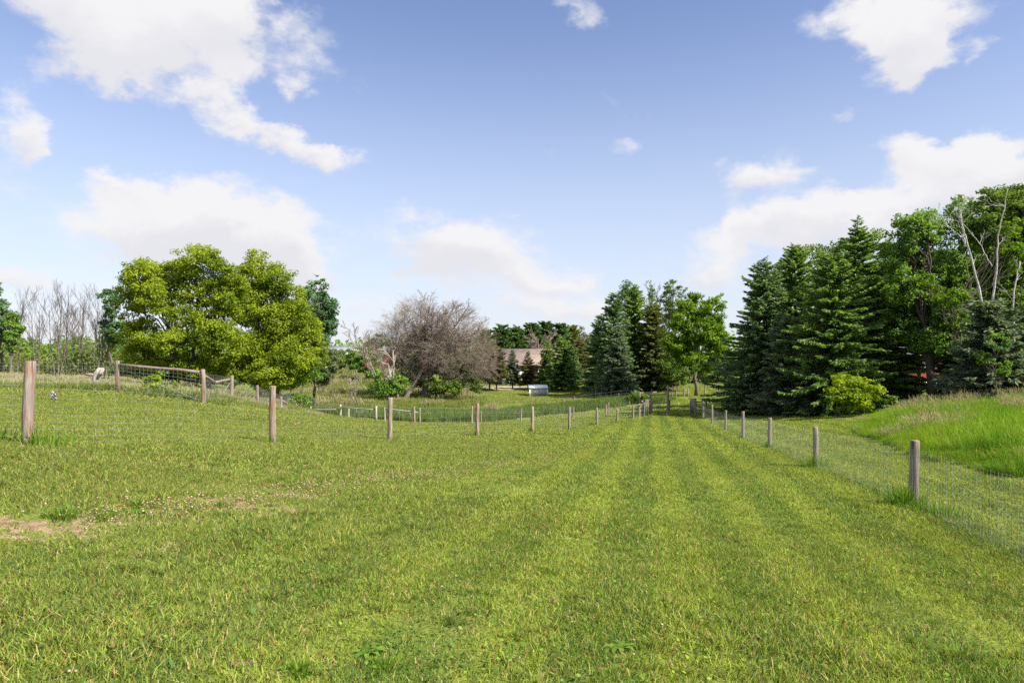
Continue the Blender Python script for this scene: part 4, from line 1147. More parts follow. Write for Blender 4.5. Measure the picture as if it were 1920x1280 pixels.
# ------------------------------------------------------------------ dead thicket in the middle
kd = (8, 6, 4)
t1 = bare_tree('dead_tree', 'large grey-brown dead tree with a dense dome of twigs, thick upright trunk', 796, 76,
          [(0, 792, 600, 1.7), (0, 782, 558, 0.60, 690), (-4, 738, 585, 0.57, 700), (3, 808, 570, 0.57, 680), (4, 838, 590, 0.52, 690), (-3, 760, 570, 0.52, 680), (-5, 712, 615, 0.45, 705), (5, 850, 625, 0.45, 700), (0, 690, 640, 0.38, 712), (1, 770, 610, 0.45, 670), (2, 815, 620, 0.45, 680), (5, 862, 660, 0.38, 712), (-2, 725, 660, 0.38, 715)], kd, (.75, .7, .8), (.42, .48, .5), .24, .15, None, 'deadwood', 'twig', rmin=.014)
t2 = bare_tree('dead_tree', 'dead tree with a leaning curved trunk and feathery dome to the right', 758, 74,
          [(0, 800, 660, 1.5), (40, 846, 564, 0.60, 665), (45, 868, 566, 0.60, 660), (60, 898, 578, 0.60, 655), (70, 922, 605, 0.52, 652), (40, 830, 585, 0.52, 680), (75, 910, 650, 0.45, 660), (70, 885, 625, 0.52, 662), (60, 862, 595, 0.52, 668), (85, 925, 690, 0.38, 660)], kd, (.75, .7, .8), (.36, .48, .5), .20, .15, None, 'deadwood', 'twig', twist=.07, rmin=.014)
twig_mass(t1, 'twigs', 76, [(785, 612, 62, 46), (745, 632, 48, 40), (720, 655, 34, 34), (800, 655, 70, 42), (765, 675, 60, 30), (775, 585, 30, 26)], 5200, 'twig', .75, .009)
twig_mass(t2, 'twigs', 74, [(855, 615, 52, 42), (885, 650, 44, 40), (840, 660, 60, 40), (905, 680, 28, 34), (870, 690, 50, 26)], 5000, 'twig', .75, .009)
bare_tree('dead_tree', 'spindly dead limb reaching out to the left of the dead thicket', 724, 72, [(0, 650, 608, .8), (-2, 690, 590, .6), (2, 705, 640, .6)], (6, 5, 4), (.6, .6, .7), (.34, .5, .5), .10, .25, None, 'deadwood', 'twig', rmin=.018)
bare_tree('dead_tree', 'pale bleached broken trunk in the heart of the dead thicket', 735, 73, [(0, 746, 668, 1.2), (14, 742, 690, 1.0), (-2, 728, 640, .6)], (3, 3, 2), (.8, .7, .7), (.4, .5, .5), .20, .1, None, 'palewood', 'palewood', rmin=.018)
bare_tree('dead_sapling', 'small dark leaning dead sapling alone in the tawny meadow', 673, 66, [(0, 655, 692, .7), (0, 640, 722, .5)], (5, 4, 3), (.7, .6, .7), (.5, .5, .5), .09, .05, None, 'darkbark', 'deadwood', rmin=.014)
broadleaf('shrub', 'dark green bush at the left foot of the dead thicket', 730, 72.5, [(722, 726, 34, 18), (745, 720, 24, 22), (705, 715, 18, 18)], 'green', n=6000, leaf=.20, cluster=.35, stems=3, trunk_r=.04, cat='shrub', hollow=.35)
broadleaf('shrub', 'fresh green bush at the right foot of the thick dead trunk', 822, 73, [(822, 728, 24, 16), (850, 726, 24, 16), (805, 715, 14, 14)], 'mid', n=4500, leaf=.20, cluster=.35, stems=3, trunk_r=.04, cat='shrub', hollow=.35)
broadleaf('shrub', 'tall pale green willow bush at the right of the dead thicket', 876, 74, [(876, 690, 18, 30), (862, 720, 22, 22), (890, 720, 18, 24), (874, 665, 9, 14)], 'mid', n=5500, leaf=.2, cluster=.35, stems=3, trunk_r=.04, cat='shrub', hollow=.3)
broadleaf('shrub', 'dark sprawling vine covered bush inside the dead thicket', 770, 78, [(775, 700, 40, 34), (810, 680, 34, 34), (745, 680, 24, 34), (790, 635, 34, 34), (838, 700, 28, 30), (850, 640, 28, 26)], 'olive', n=9000, leaf=.2, cluster=.3, stems=3, trunk_r=.05, cat='shrub', hollow=.3)
broadleaf('tree', 'rounded bright green tree just behind the left of the dead thicket', 690, 96, [(692, 655, 22, 24), (680, 680, 22, 22), (700, 690, 22, 30), (712, 640, 16, 18)], 'green', n=6500, leaf=.26, cluster=.33, hollow=.35)
broadleaf('tree', 'dark low tree beside the far red barn', 672, 106, [(668, 672, 18, 18), (655, 684, 16, 12), (640, 680, 16, 14)], 'green', n=4200, leaf=.26, cluster=.35, cat='tree')
broadleaf('tree', 'small far tree in front of the white roof of the far barn', 630, 120, [(625, 664, 24, 14), (605, 672, 24, 18), (668, 658, 20, 9), (700, 668, 20, 22)], 'mid', n=6000, leaf=.28, cluster=.35)
broadleaf('tree', 'dense mid green tree behind the right of the dead thicket', 872, 104, [(870, 680, 30, 30), (895, 670, 22, 34), (845, 690, 26, 26), (905, 695, 18, 22)], 'mid', n=7000, leaf=.28, cluster=.33, hollow=.35)
broadleaf('tree', 'dark green tree behind the centre of the dead thicket', 800, 102, [(800, 670, 40, 36), (760, 680, 34, 30), (830, 650, 24, 24)], 'green', n=7000, leaf=.28, cluster=.33, hollow=.35)
# far barn
def gable(name, label, cat, px0, px1, D, ridge, eave, base_py, depth, wallm, roofm, front=True):
    g = ground((px0 + px1) / 2, D); x0, x1 = (px0 - 960) / F * D - g[0], (px1 - 960) / F * D - g[0]
    ze = CZ + (HY - eave) / F * D - g[2]; zr = CZ + (HY - ridge) / F * (D + depth / 2) - g[2]
    root = thing(name, label, cat, g)
    w = MB(); d = depth
    V = [(x0, 0, -.3), (x1, 0, -.3), (x1, d, -.3), (x0, d, -.3), (x0, 0, ze), (x1, 0, ze), (x1, d, ze), (x0, d, ze), (x0, d / 2, zr - .12), (x1, d / 2, zr - .12)]
    w.add(V, [(0, 1, 5, 4), (1, 2, 6, 5), (2, 3, 7, 6), (3, 0, 4, 7)], [(4, 8, 7), (5, 6, 9)])
    w.build('wall', wallm, root)
    r = MB(); e = .5; s = (zr - ze) / (d / 2); t = .14
    for a, b in ((-e, d / 2), (d + e, d / 2)):
        za = ze - s * e + .05; 
        V = [(x0 - e, a, za), (x1 + e, a, za), (x1 + e, b, zr + .05), (x0 - e, b, zr + .05)]
        V = V + [(x, y, z + t) for x, y, z in V]
        r.add(V, [(0, 3, 2, 1), (4, 5, 6, 7), (0, 1, 5, 4), (2, 3, 7, 6), (1, 2, 6, 5), (3, 0, 4, 7)])
    r.build('roof', roofm, root)
    return root, g, x0, x1, ze, zr
def siding_mat(name, a, b, period, axis=2, amt=.6):
    m, nt, out = new_mat(name)
    tc = N(nt, 'ShaderNodeTexCoord'); sx = N(nt, 'ShaderNodeSeparateXYZ'); nt.links.new(tc.outputs['Object'], sx.inputs[0])
    f = mth(nt, 'FRACT', mth(nt, 'DIVIDE', sx.outputs[axis], period))
    gp = remap(nt, f, .0, .12, 1, 0)
    c = mixc(nt, noise(nt, tc.outputs['Object'], 1.5, 4, .6), a, b)
    c = mixc(nt, mth(nt, 'MULTIPLY', gp, amt), c, tuple(x * .35 for x in a))
    p = principled(nt, out, c, .7, .3)
    bp = N(nt, 'ShaderNodeBump'); bp.inputs['Distance'].default_value = .03; nt.links.new(f, bp.inputs['Height']); nt.links.new(bp.outputs[0], p.inputs['Normal'])
    return m
M['redsiding'] = siding_mat('red_board_material', (.19, .030, .020), (.27, .050, .034), .3, 0)
M['metalroof'] = siding_mat('pale_metal_roof_material', (.26, .26, .26), (.34, .34, .33), .4, 0, .3)
M['greyroof'] = siding_mat('grey_shingle_material', (.16, .17, .18), (.24, .25, .26), .3, 2, .2)
M['shingle'] = siding_mat('brown_shingle_material', (.165, .120, .098), (.235, .175, .145), .30, 2, .25)
M['darkwall'] = siding_mat('dark_brown_board_material', (.060, .042, .035), (.095, .068, .055), .2, 2, .5)
gable('red_barn', 'long red barn with pale metal roof glimpsed far off left of the dead thicket', 'barn', 560, 722, 150, 650, 664, 690, 12, M['redsiding'], M['metalroof'])

# ------------------------------------------------------------------ house, shed and drive
hs, g, x0, x1, ze, zr = gable('house', 'dark brown house with a brown shingle roof behind small spruces', 'house', 912, 1072, 112, 655.5, 684, 722, 11, M['darkwall'], M['shingle'])
def onwall(name, px0, px1, py0, py1, mat, parent, th=.06, D=112):
    a = P(px0, py1, D) - g; c = P(px1, py0, D) - g
    b = MB(); b.box(((a[0] + c[0]) / 2, -th / 2 - .002, (a[2] + c[2]) / 2), (c[0] - a[0], th, c[2] - a[2]))
    return b.build(name, mat, parent)
gd = onwall('garage_door', 966, 988, 694, 722, siding_mat('garage_door_material', (.52, .56, .62), (.60, .63, .68), .55, 2, .35), hs)
ld = onwall('garage_door_trim', 965, 989, 692, 694, M['white'], hs, .09)
glass = plain_mat('window_glass_material', (.05, .06, .07), (.10, .12, .14), 2, .1, .6)
for a, c in ((936, 946), (1010, 1020), (1040, 1052)):
    w = onwall('window', a, c, 692, 706, glass, hs, .04)
    fr = MB(); A = P(a, 706, 112) - g; B_ = P(c, 692, 112) - g
    for cx_, cz_, dx, dz in (((A[0] + B_[0]) / 2, A[2] - .05, B_[0] - A[0] + .2, .1), ((A[0] + B_[0]) / 2, B_[2] + .05, B_[0] - A[0] + .2, .1), (A[0] - .05, (A[2] + B_[2]) / 2, .1, B_[2] - A[2]), (B_[0] + .05, (A[2] + B_[2]) / 2, .1, B_[2] - A[2])):
        fr.box((cx_, -.04, cz_), (dx, .07, dz))
    fr.build('window_frame', M['white'], w)
onwall('corner_panel', 941, 955, 708, 722, plain_mat('grey_panel_material', (.35, .36, .36), (.45, .46, .46), 2), hs, .05)

g = ground(1010, 88)
sh = thing('shed', 'small white lap-sided shed with a pale flat roof on the far lawn', 'shed', g)
hw = 17.2 / F * 88; hh = (CZ + (HY - 727.5) / F * 88) - g[2]; dp = 1.5
lap = siding_mat('white_lap_siding_material', (.52, .53, .53), (.60, .61, .61), hh / 6, 2, .45)
b = MB(); b.box((0, dp / 2, hh / 2 - .05), (2 * hw - .06, dp - .06, hh + .1)); b.build('wall', lap, sh)
for sx_ in (-1, 1):
    b = MB(); b.box((sx_ * (hw - .03), .0, hh / 2 - .04), (.12, .12, hh + .06)); b.build('corner_trim', M['white'], sh)
b = MB(); V = [(-hw - .12, -.15, hh), (hw + .02, -.15, hh), (hw + .02, dp + .1, hh + .30), (-hw - .12, dp + .1, hh + .30)]
V = V + [(x, y, z + .07) for x, y, z in V]; b.add(V, [(0, 3, 2, 1), (4, 5, 6, 7), (0, 1, 5, 4), (2, 3, 7, 6), (1, 2, 6, 5), (3, 0, 4, 7)]); b.build('roof', M['white'], sh)

def ribbon(name, pts, mat, dz=.03, cat=None):
    """a strip laid on the ground; pts: (px, D, half width in m along depth)"""
    V = []; Q = []; P_ = []
    pts = np.array(pts, float); t = np.linspace(0, len(pts) - 1, 60); k = np.arange(len(pts))
    px, D, w = (np.interp(t, k, pts[:, i]) for i in range(3))
    m = 6
    for i in range(60):
        for j in range(m + 1):
            d = D[i] - w[i] + 2 * w[i] * j / m; x = (px[i] - 960) / F * D[i]
            V.append((x, d, gz(x, d) + dz))
    for i in range(59):
        for j in range(m):
            a = i * (m + 1) + j; Q.append((a, a + m + 1, a + m + 2, a + 1))
    return tag(link(name, mesh_np(name, V, Q, smooth=True), mat), 'pinkish gravel drive curving past the house behind the shed', cat or 'drive', kind='structure')
gravel = plain_mat('gravel_material', (.27, .20, .17), (.42, .33, .29), 6, .95, .1)
ribbon('driveway', [(905, 101, 3), (960, 102, 4.5), (1010, 104, 4), (1060, 108, 4), (1105, 113, 6), (1140, 122, 6)], gravel, .05)
g = ground(1078, 108)
V = []; T = []
for i in range(10):
    for j in range(24):
        a = j * 2 * np.pi / 24; rr = 1 - i / 9
        V.append((3.0 * rr * math.cos(a), 1.4 * rr * math.sin(a), .9 * (1 - rr ** 2) + RNG.normal(0, .04) * (i > 0) - .05 * (i == 0)))
Q = [(i * 24 + j, i * 24 + (j + 1) % 24, (i + 1) * 24 + (j + 1) % 24, (i + 1) * 24 + j) for i in range(9) for j in range(24)]
tag(link('dirt_pile', mesh_np('dirt_pile', V, Q, smooth=True), plain_mat('orange_earth_material', (.34, .14, .05), (.48, .22, .09), 3), None, g), 'low heap of orange earth beside the drive', 'dirt pile')
rk = MB()
g = ground(921, 64)
V, Q, bh = blades(160, .7, .5, 1.0, .03, .3, 77, rings=1.2, seg=3)
tag(link('dry_clump', mesh_np('dry_clump', V, Q), plain_mat('dry_stalk_material', (.22, .13, .11), (.36, .24, .20), 3), None, g), 'pinkish brown clump of dry stalks at the edge of the reeds', 'plant')

# trees round the house
conifer('spruce_tree', 'dark slim spruce standing before the middle of the brown roof', 961, 100, 655, 16, 'bluespruce', low=.18, leaf=.34)
conifer('spruce_tree', 'thin brownish spruce before the right of the brown roof', 990, 99, 658, 17, 'brownfir', low=.16, leaf=.34)
conifer('spruce_tree', 'brownish spruce on a bare dark stem at the left of the house', 931, 96, 648, 28, 'brownfir', low=.28, leaf=.34, power=.6)
conifer('spruce_tree', 'thin green spruce on a bare stem left of the house, beside the dead thicket', 918, 98, 640, 28, 'olive', low=.26, leaf=.36, power=.55)
conifer('spruce_tree', 'full green spruce at the right corner of the brown roof', 1027, 98, 638, 27, 'fir', low=.08, leaf=.36, power=.8)
conifer('spruce_tree', 'widest green spruce directly right of the shed', 1053, 95, 630, 32, 'fir', low=.10, leaf=.36, power=.7)
conifer('spruce_tree', 'yellowish spruce between the widest one and the big middle spruces', 1085, 106, 636, 28, 'brownfir', low=.08, leaf=.38, power=.7)
conifer('spruce_tree', 'shadowed spruce tucked behind the widest one by the drive', 1072, 103, 645, 24, 'spruce', low=.05, leaf=.36, power=.7)
for lab, px, D, top, hw, m in [
    ('pine with a pointed dark top at the left of the pines behind the house', 912, 142, 620, 24, 'pine'), ('rounded pine rising behind the left end of the brown roof', 940, 138, 609, 26, 'pine'),
    ('pine leaning over the middle of the brown roof', 968, 140, 613, 24, 'pine'), ('broad pine in the centre of the pines behind the house', 997, 142, 606, 27, 'pine'),
    ('pine with twin tufts above the right end of the brown roof', 1024, 144, 605, 25, 'pine'), ('pine at the right of the pines behind the house', 1050, 142, 608, 24, 'pine'), ('olive pine at the right end of the pines behind the house', 1072, 146, 610, 22, 'olive')]:
    conifer('pine_tree', lab, px, D, top, hw, m, low=.1, leaf=.7, dens=.55, power=.42, ragged=.35, droop=-.05, tuft=1.4, upsweep=.5)
bare_tree('dead_tree', 'pinkish brown leafless tree in front of the pines behind the house', 1012, 128, [(0, 1010, 622, 1), (2, 1030, 618, .9), (-2, 995, 635, .8), (1, 1022, 640, .8)], (9, 6, 4), (.7, .7, .7), (.4, .5, .5), .2, .2, None, 'deadwood', 'twig', rmin=.03)
broadleaf('tree', 'sparse grey-green tree against the sky beside the big middle spruces', 1098, 128, [(1095, 625, 16, 16), (1088, 650, 16, 18), (1108, 640, 12, 22)], 'willow', n=1800, leaf=.3, cluster=.35, per=30)

# middle group of spruces and leaf trees
conifer('spruce_tree', 'tall dark spruce at the left of the middle group', 1150, 84, 548, 48, 'spruce', low=.02, leaf=.40, power=.75)
conifer('spruce_tree', 'tallest green spruce in the middle group', 1190, 88, 532, 52, 'fir', low=.03, leaf=.40, power=.72)
conifer('spruce_tree', 'dark low-skirted spruce in front of the middle group', 1158, 80, 610, 40, 'bluespruce', low=.01, leaf=.36, power=.75)
conifer('spruce_tree', 'mossy olive spruce on the right side of the middle group', 1224, 86, 570, 46, 'olive', low=.03, leaf=.40, power=.6)
conifer('spruce_tree', 'dark spruce filling the back of the middle group', 1126, 92, 590, 38, 'spruce', low=.02, leaf=.40, power=.7)
broadleaf('poplar', 'thin-leaved tree poking up between the two tall middle spruces', 1178, 92, [(1180, 545, 18, 22), (1165, 560, 12, 20), (1190, 560, 14, 26)], 'bluegreen', n=2600, leaf=.24, cluster=.36, per=40, hollow=.2)
bare_tree('dead_tree', 'half-dead tall stems reaching highest above the middle group', 1222, 92, [(0, 1219, 516, .7), (4, 1256, 522, .7), (2, 1240, 540, .6), (-2, 1206, 545, .5)], (8, 4, 3), (.6, .6, .6), (.24, .5, .5), .2, .4, None, 'bark', rmin=.02)
broadleaf('poplar', 'narrow leafy spire rising highest from the middle group', 1221, 91, [(1219, 530, 5, 16), (1222, 555, 7, 20), (1225, 590, 12, 24)], 'green', n=1800, leaf=.24, cluster=.5, per=40, hollow=.2)
broadleaf('poplar', 'open grey-green tree with ragged top behind the bright tree', 1262, 92, [(1258, 540, 18, 18), (1248, 560, 16, 22), (1275, 545, 16, 16), (1265, 580, 24, 26), (1300, 560, 18, 16), (1250, 620, 22, 34)], 'mid', n=6500, leaf=.24, cluster=.3, per=45, hollow=.3)
broadleaf('maple_tree', 'bright green tree with a straight grey trunk beside the lane end', 1306, 74, [(1305, 572, 28, 26), (1280, 600, 28, 28), (1335, 585, 26, 32), (1312, 620, 34, 34), (1345, 620, 18, 30), (1275, 650, 26, 30), (1300, 670, 26, 26), (1335, 665, 22, 30), (1262, 680, 18, 22), (1258, 640, 20, 26), (1352, 640, 16, 28), (1325, 690, 22, 18), (1290, 575, 24, 24), (1345, 565, 18, 18)], 'bright', 'bark', n=25000, leaf=.24, cluster=.32, trunk_r=.24, hollow=.5, per=60)
broadleaf('shrub', 'leafy green undergrowth between the middle spruces and the bright tree', 1262, 84, [(1250, 690, 26, 30), (1275, 705, 26, 20), (1240, 715, 24, 18)], 'mid', n=5500, leaf=.22, cluster=.35, stems=3, trunk_r=.05, cat='shrub', hollow=.3)
conifer('spruce_tree', 'shaded spruce far behind the bright tree trunk', 1290, 100, 640, 36, 'spruce', low=.1, leaf=.45, power=.6)
conifer('spruce_tree', 'shaded spruce behind the gap left of the right-hand spruces', 1345, 100, 620, 40, 'spruce', low=.12, leaf=.45, power=.6)
broadleaf('shrub', 'green scrub patch behind the wire at the edge of the reeds before the gateway', 1192, 66, [(1195, 743, 18, 8), (1215, 742, 14, 8), (1180, 746, 12, 6)], 'mid', n=1800, leaf=.16, cluster=.4, stems=3, trunk_r=.02, cat='shrub', hollow=.2)

# right-hand spruces
conifer('spruce_tree', 'dark heavy spruce at the left end of the right-hand spruces', 1432, 47, 484, 94, 'spruce', low=.015, leaf=.27, power=.78, dens=1.7, ragged=.36)
conifer('spruce_tree', 'tall grey-green spruce second from the left of the right-hand spruces', 1490, 50, 460, 96, 'fir', low=.03, leaf=.27, power=.62, dens=1.7, ragged=.36)
conifer('spruce_tree', 'shorter blue-green spruce standing in front of the right-hand spruces', 1478, 44, 590, 68, 'bluespruce', low=.01, leaf=.25, power=.72, dens=1.7)
conifer('spruce_tree', 'broad fresh green spruce in front with branches down to the lawn', 1560, 42.5, 474, 104, 'fir', low=.01, leaf=.27, power=.66, dens=1.7, ragged=.36)
conifer('spruce_tree', 'tallest spruce with a bare pointed tip among the right-hand spruces', 1608, 45, 402, 100, 'fir', low=.02, leaf=.27, power=.78, dens=1.7, ragged=.38, spire=.14)
conifer('spruce_tree', 'dark spruce with hanging lower branches right of the lime bush', 1655, 46, 490, 80, 'spruce', low=.06, leaf=.27, power=.6, dens=1.7, ragged=.36)
broadleaf('poplar', 'leafy mid-green tree showing between and behind the tops of the right-hand spruces', 1548, 54, [(1548, 472, 34, 26), (1580, 480, 30, 34), (1518, 488, 28, 32), (1550, 540, 44, 44), (1640, 462, 34, 40), (1650, 530, 40, 50), (1470, 530, 30, 40), (1600, 560, 50, 50)], 'mid', n=20000, leaf=.19, cluster=.3, per=50, hollow=.4)
broadleaf('shrub', 'lime green large-leaved bush at the foot of the right-hand spruces', 1598, 37.5, [(1598, 715, 38, 14), (1572, 735, 26, 20), (1625, 735, 28, 20), (1598, 745, 34, 22), (1575, 762, 20, 12), (1625, 762, 18, 10)], 'lime', n=4200, leaf=.17, cluster=.35, stems=4, trunk_r=.03, cat='shrub', hollow=.55, flat=.5, per=30)
# right-hand leaf trees
broadleaf('maple_tree', 'dark green broad tree with a stout dark trunk behind the tall grass', 1752, 41.5, [(1705, 430, 42, 36), (1680, 470, 36, 40), (1740, 430, 40, 38), (1720, 490, 50, 44), (1760, 500, 46, 44), (1690, 540, 40, 44), (1735, 560, 54, 48), (1775, 590, 46, 44), (1700, 610, 44, 40), (1750, 640, 50, 34), (1790, 650, 36, 30)], 'green', 'darkbark', n=40000, leaf=.165, cluster=.28, trunk_r=.30, hollow=.35, per=52)
broadleaf('maple_tree', 'pale-flecked lower tree half hidden between the dark trunk and spruces', 1722, 48, [(1720, 540, 40, 30), (1690, 620, 36, 36), (1730, 600, 40, 40), (1670, 600, 30, 40)], 'mid', 'bark', n=9000, leaf=.17, cluster=.3, hollow=.3)
broadleaf('aspen_tree', 'tallest light green tree at the right edge', 1900, 41, [(1880, 385, 48, 36), (1920, 375, 50, 32), (1830, 410, 44, 42), (1865, 440, 52, 44), (1925, 450, 50, 50), (1895, 500, 56, 50), (1940, 560, 50, 60), (1880, 570, 50, 50), (1960, 420, 50, 60), (1850, 500, 40, 50), (1850, 370, 30, 20), (1910, 520, 40, 50)], 'mid', 'bark', n=60000, leaf=.165, cluster=.28, trunk_r=.12, hollow=.3, per=50, stems=3, stem_sep=.9)
broadleaf('aspen_tree', 'mid green tree filling the space behind the white birch stems', 1815, 46, [(1800, 400, 36, 34), (1790, 450, 40, 40), (1835, 480, 50, 50), (1800, 540, 50, 50), (1850, 560, 50, 50), (1830, 630, 50, 50), (1890, 640, 50, 50), (1770, 650, 50, 40), (1750, 600, 50, 50), (1880, 560, 50, 60), (1840, 420, 44, 44), (1770, 500, 44, 44), (1870, 470, 44, 44)], 'green', 'bark', n=44000, leaf=.18, cluster=.29, trunk_r=.15, hollow=.4, per=60)
D_ = 37.5; b0 = ground(1850, D_)
bt = thing('birch_tree', 'leaning bare white-barked birch with forked stems before the right trees', 'tree', b0)
tb, bb, tw = MB(), MB(), {}
def stem(m, pts, r0, r1, k=7):
    q = np.array([P(x, y, D_) - b0 for x, y in pts]); q[:, 1] = np.linspace(0, RNG.normal(0, .5), len(q))
    t = np.linspace(0, 1, len(q) * 4); q = np.stack([np.interp(t, np.linspace(0, 1, len(q)), q[:, i]) for i in range(3)], 1) + RNG.normal(0, .018, (len(t), 3))
    m.tube(q, r0 + (r1 - r0) * t ** .8, k)
    for _ in range(int(2 + len(pts) * .6)):
        f = RNG.uniform(.35, 1); a = q[int(f * (len(q) - 1))]; d = unit(np.array((RNG.normal(-.2, .7), RNG.normal(0, .5), RNG.uniform(.2, .9))))
        grow(tw, a, d, RNG.uniform(.5, 1.3), .012, 0, (3, 2), (.5, .5), (.5, .5), .2, .08, .006, 4)
stem(tb, [(1851, 742), (1850, 650), (1846, 600), (1832, 540), (1818, 490), (1806, 450), (1797, 420), (1793, 404)], .095, .022)
stem(bb, [(1809, 462), (1808, 430), (1804, 405), (1806, 384)], .045, .014)
stem(bb, [(1803, 444), (1788, 436), (1774, 428), (1760, 422)], .035, .010)
stem(bb, [(1849, 640), (1856, 570), (1860, 510), (1857, 450), (1862, 410), (1867, 362)], .075, .016)
stem(bb, [(1860, 500), (1848, 465), (1838, 440), (1832, 428)], .03, .010)
stem(bb, [(1898, 700), (1900, 600), (1897, 555), (1902, 520), (1908, 490)], .06, .03)
tb.build('trunk', M['birch'], bt, smooth=True)
for lev, sg in tw.items():
    bb.segs(*[np.array([x[i] for x in sg]) for i in range(4)], 4)
bb.build('branches', M['birch'], bt)
broadleaf('maple_tree', 'bright leafy branches low in front of the dark trunk', 1790, 39, [(1770, 560, 30, 22), (1745, 525, 26, 20), (1800, 600, 26, 22), (1905, 480, 24, 40), (1895, 430, 20, 24)], 'bright', 'bark', n=4500, leaf=.16, cluster=.3, per=40, trunk_r=.06, hollow=.4)
conifer('spruce_tree', 'blue-green wide spruce before the right edge trees', 1858, 36.5, 565, 88, 'bluespruce', low=.03, leaf=.34, power=.6, dens=1.25)
conifer('spruce_tree', 'second blue-green spruce cut by the right edge', 1950, 38, 560, 84, 'spruce', low=.02, leaf=.34, power=.6, dens=1.2)
conifer('spruce_tree', 'thin shaded spruce leaning behind the stout dark trunk', 1800, 43, 620, 50, 'spruce', low=.05, leaf=.34, power=.6, dens=1.0)
broadleaf('sapling', 'slender leafy sapling before the blue-green spruce', 1866, 34, [(1866, 640, 22, 22), (1850, 670, 18, 18), (1880, 690, 16, 18)], 'green', 'bark', n=1600, leaf=.13, cluster=.35, per=35, trunk_r=.035, hollow=.2)
broadleaf('shrub', 'small yellow bush right of the stout dark trunk', 1778, 43, [(1778, 728, 17, 15), (1790, 735, 10, 8)], 'lime', n=1300, leaf=.12, cluster=.4, stems=2, trunk_r=.015, cat='shrub', hollow=.3)
broadleaf('shrub', 'dark ragged shrub under the blue-green spruce', 1815, 38, [(1815, 700, 24, 30), (1805, 725, 24, 18), (1835, 725, 24, 18)], 'green', n=3200, leaf=.14, cluster=.35, stems=2, trunk_r=.02, cat='shrub', hollow=.3)

# red barn behind the right trees
rb, g, x0, x1, ze, zr = gable('red_barn', 'red board barn with a grey roof behind the dark trunk on the right', 'barn', 1640, 1800, 66, 618, 664, 712, 9, M['redsiding'], M['greyroof'])
b = MB(); b.box(((x0 + x1) / 2, -.04, .12), (x1 - x0, .07, .24)); b.build('base_board', M['white'], rb)
for a, c in ((1718, 1732), (1688, 1700)):
    A = P(a, 693, 66) - g; B_ = P(c, 680, 66) - g
    b = MB(); b.box(((A[0] + B_[0]) / 2, -.03, (A[2] + B_[2]) / 2), (B_[0] - A[0], .05, B_[2] - A[2])); w = b.build('window', glass, rb)
    fr = MB()
    for cx_, cz_, dx, dz in (((A[0] + B_[0]) / 2, A[2] - .05, B_[0] - A[0] + .2, .1), ((A[0] + B_[0]) / 2, B_[2] + .05, B_[0] - A[0] + .2, .1), (A[0] - .05, (A[2] + B_[2]) / 2, .1, B_[2] - A[2]), (B_[0] + .05, (A[2] + B_[2]) / 2, .1, B_[2] - A[2])):
        fr.box((cx_, -.045, cz_), (dx, .08, dz))
    fr.build('window_frame', M['white'], w)

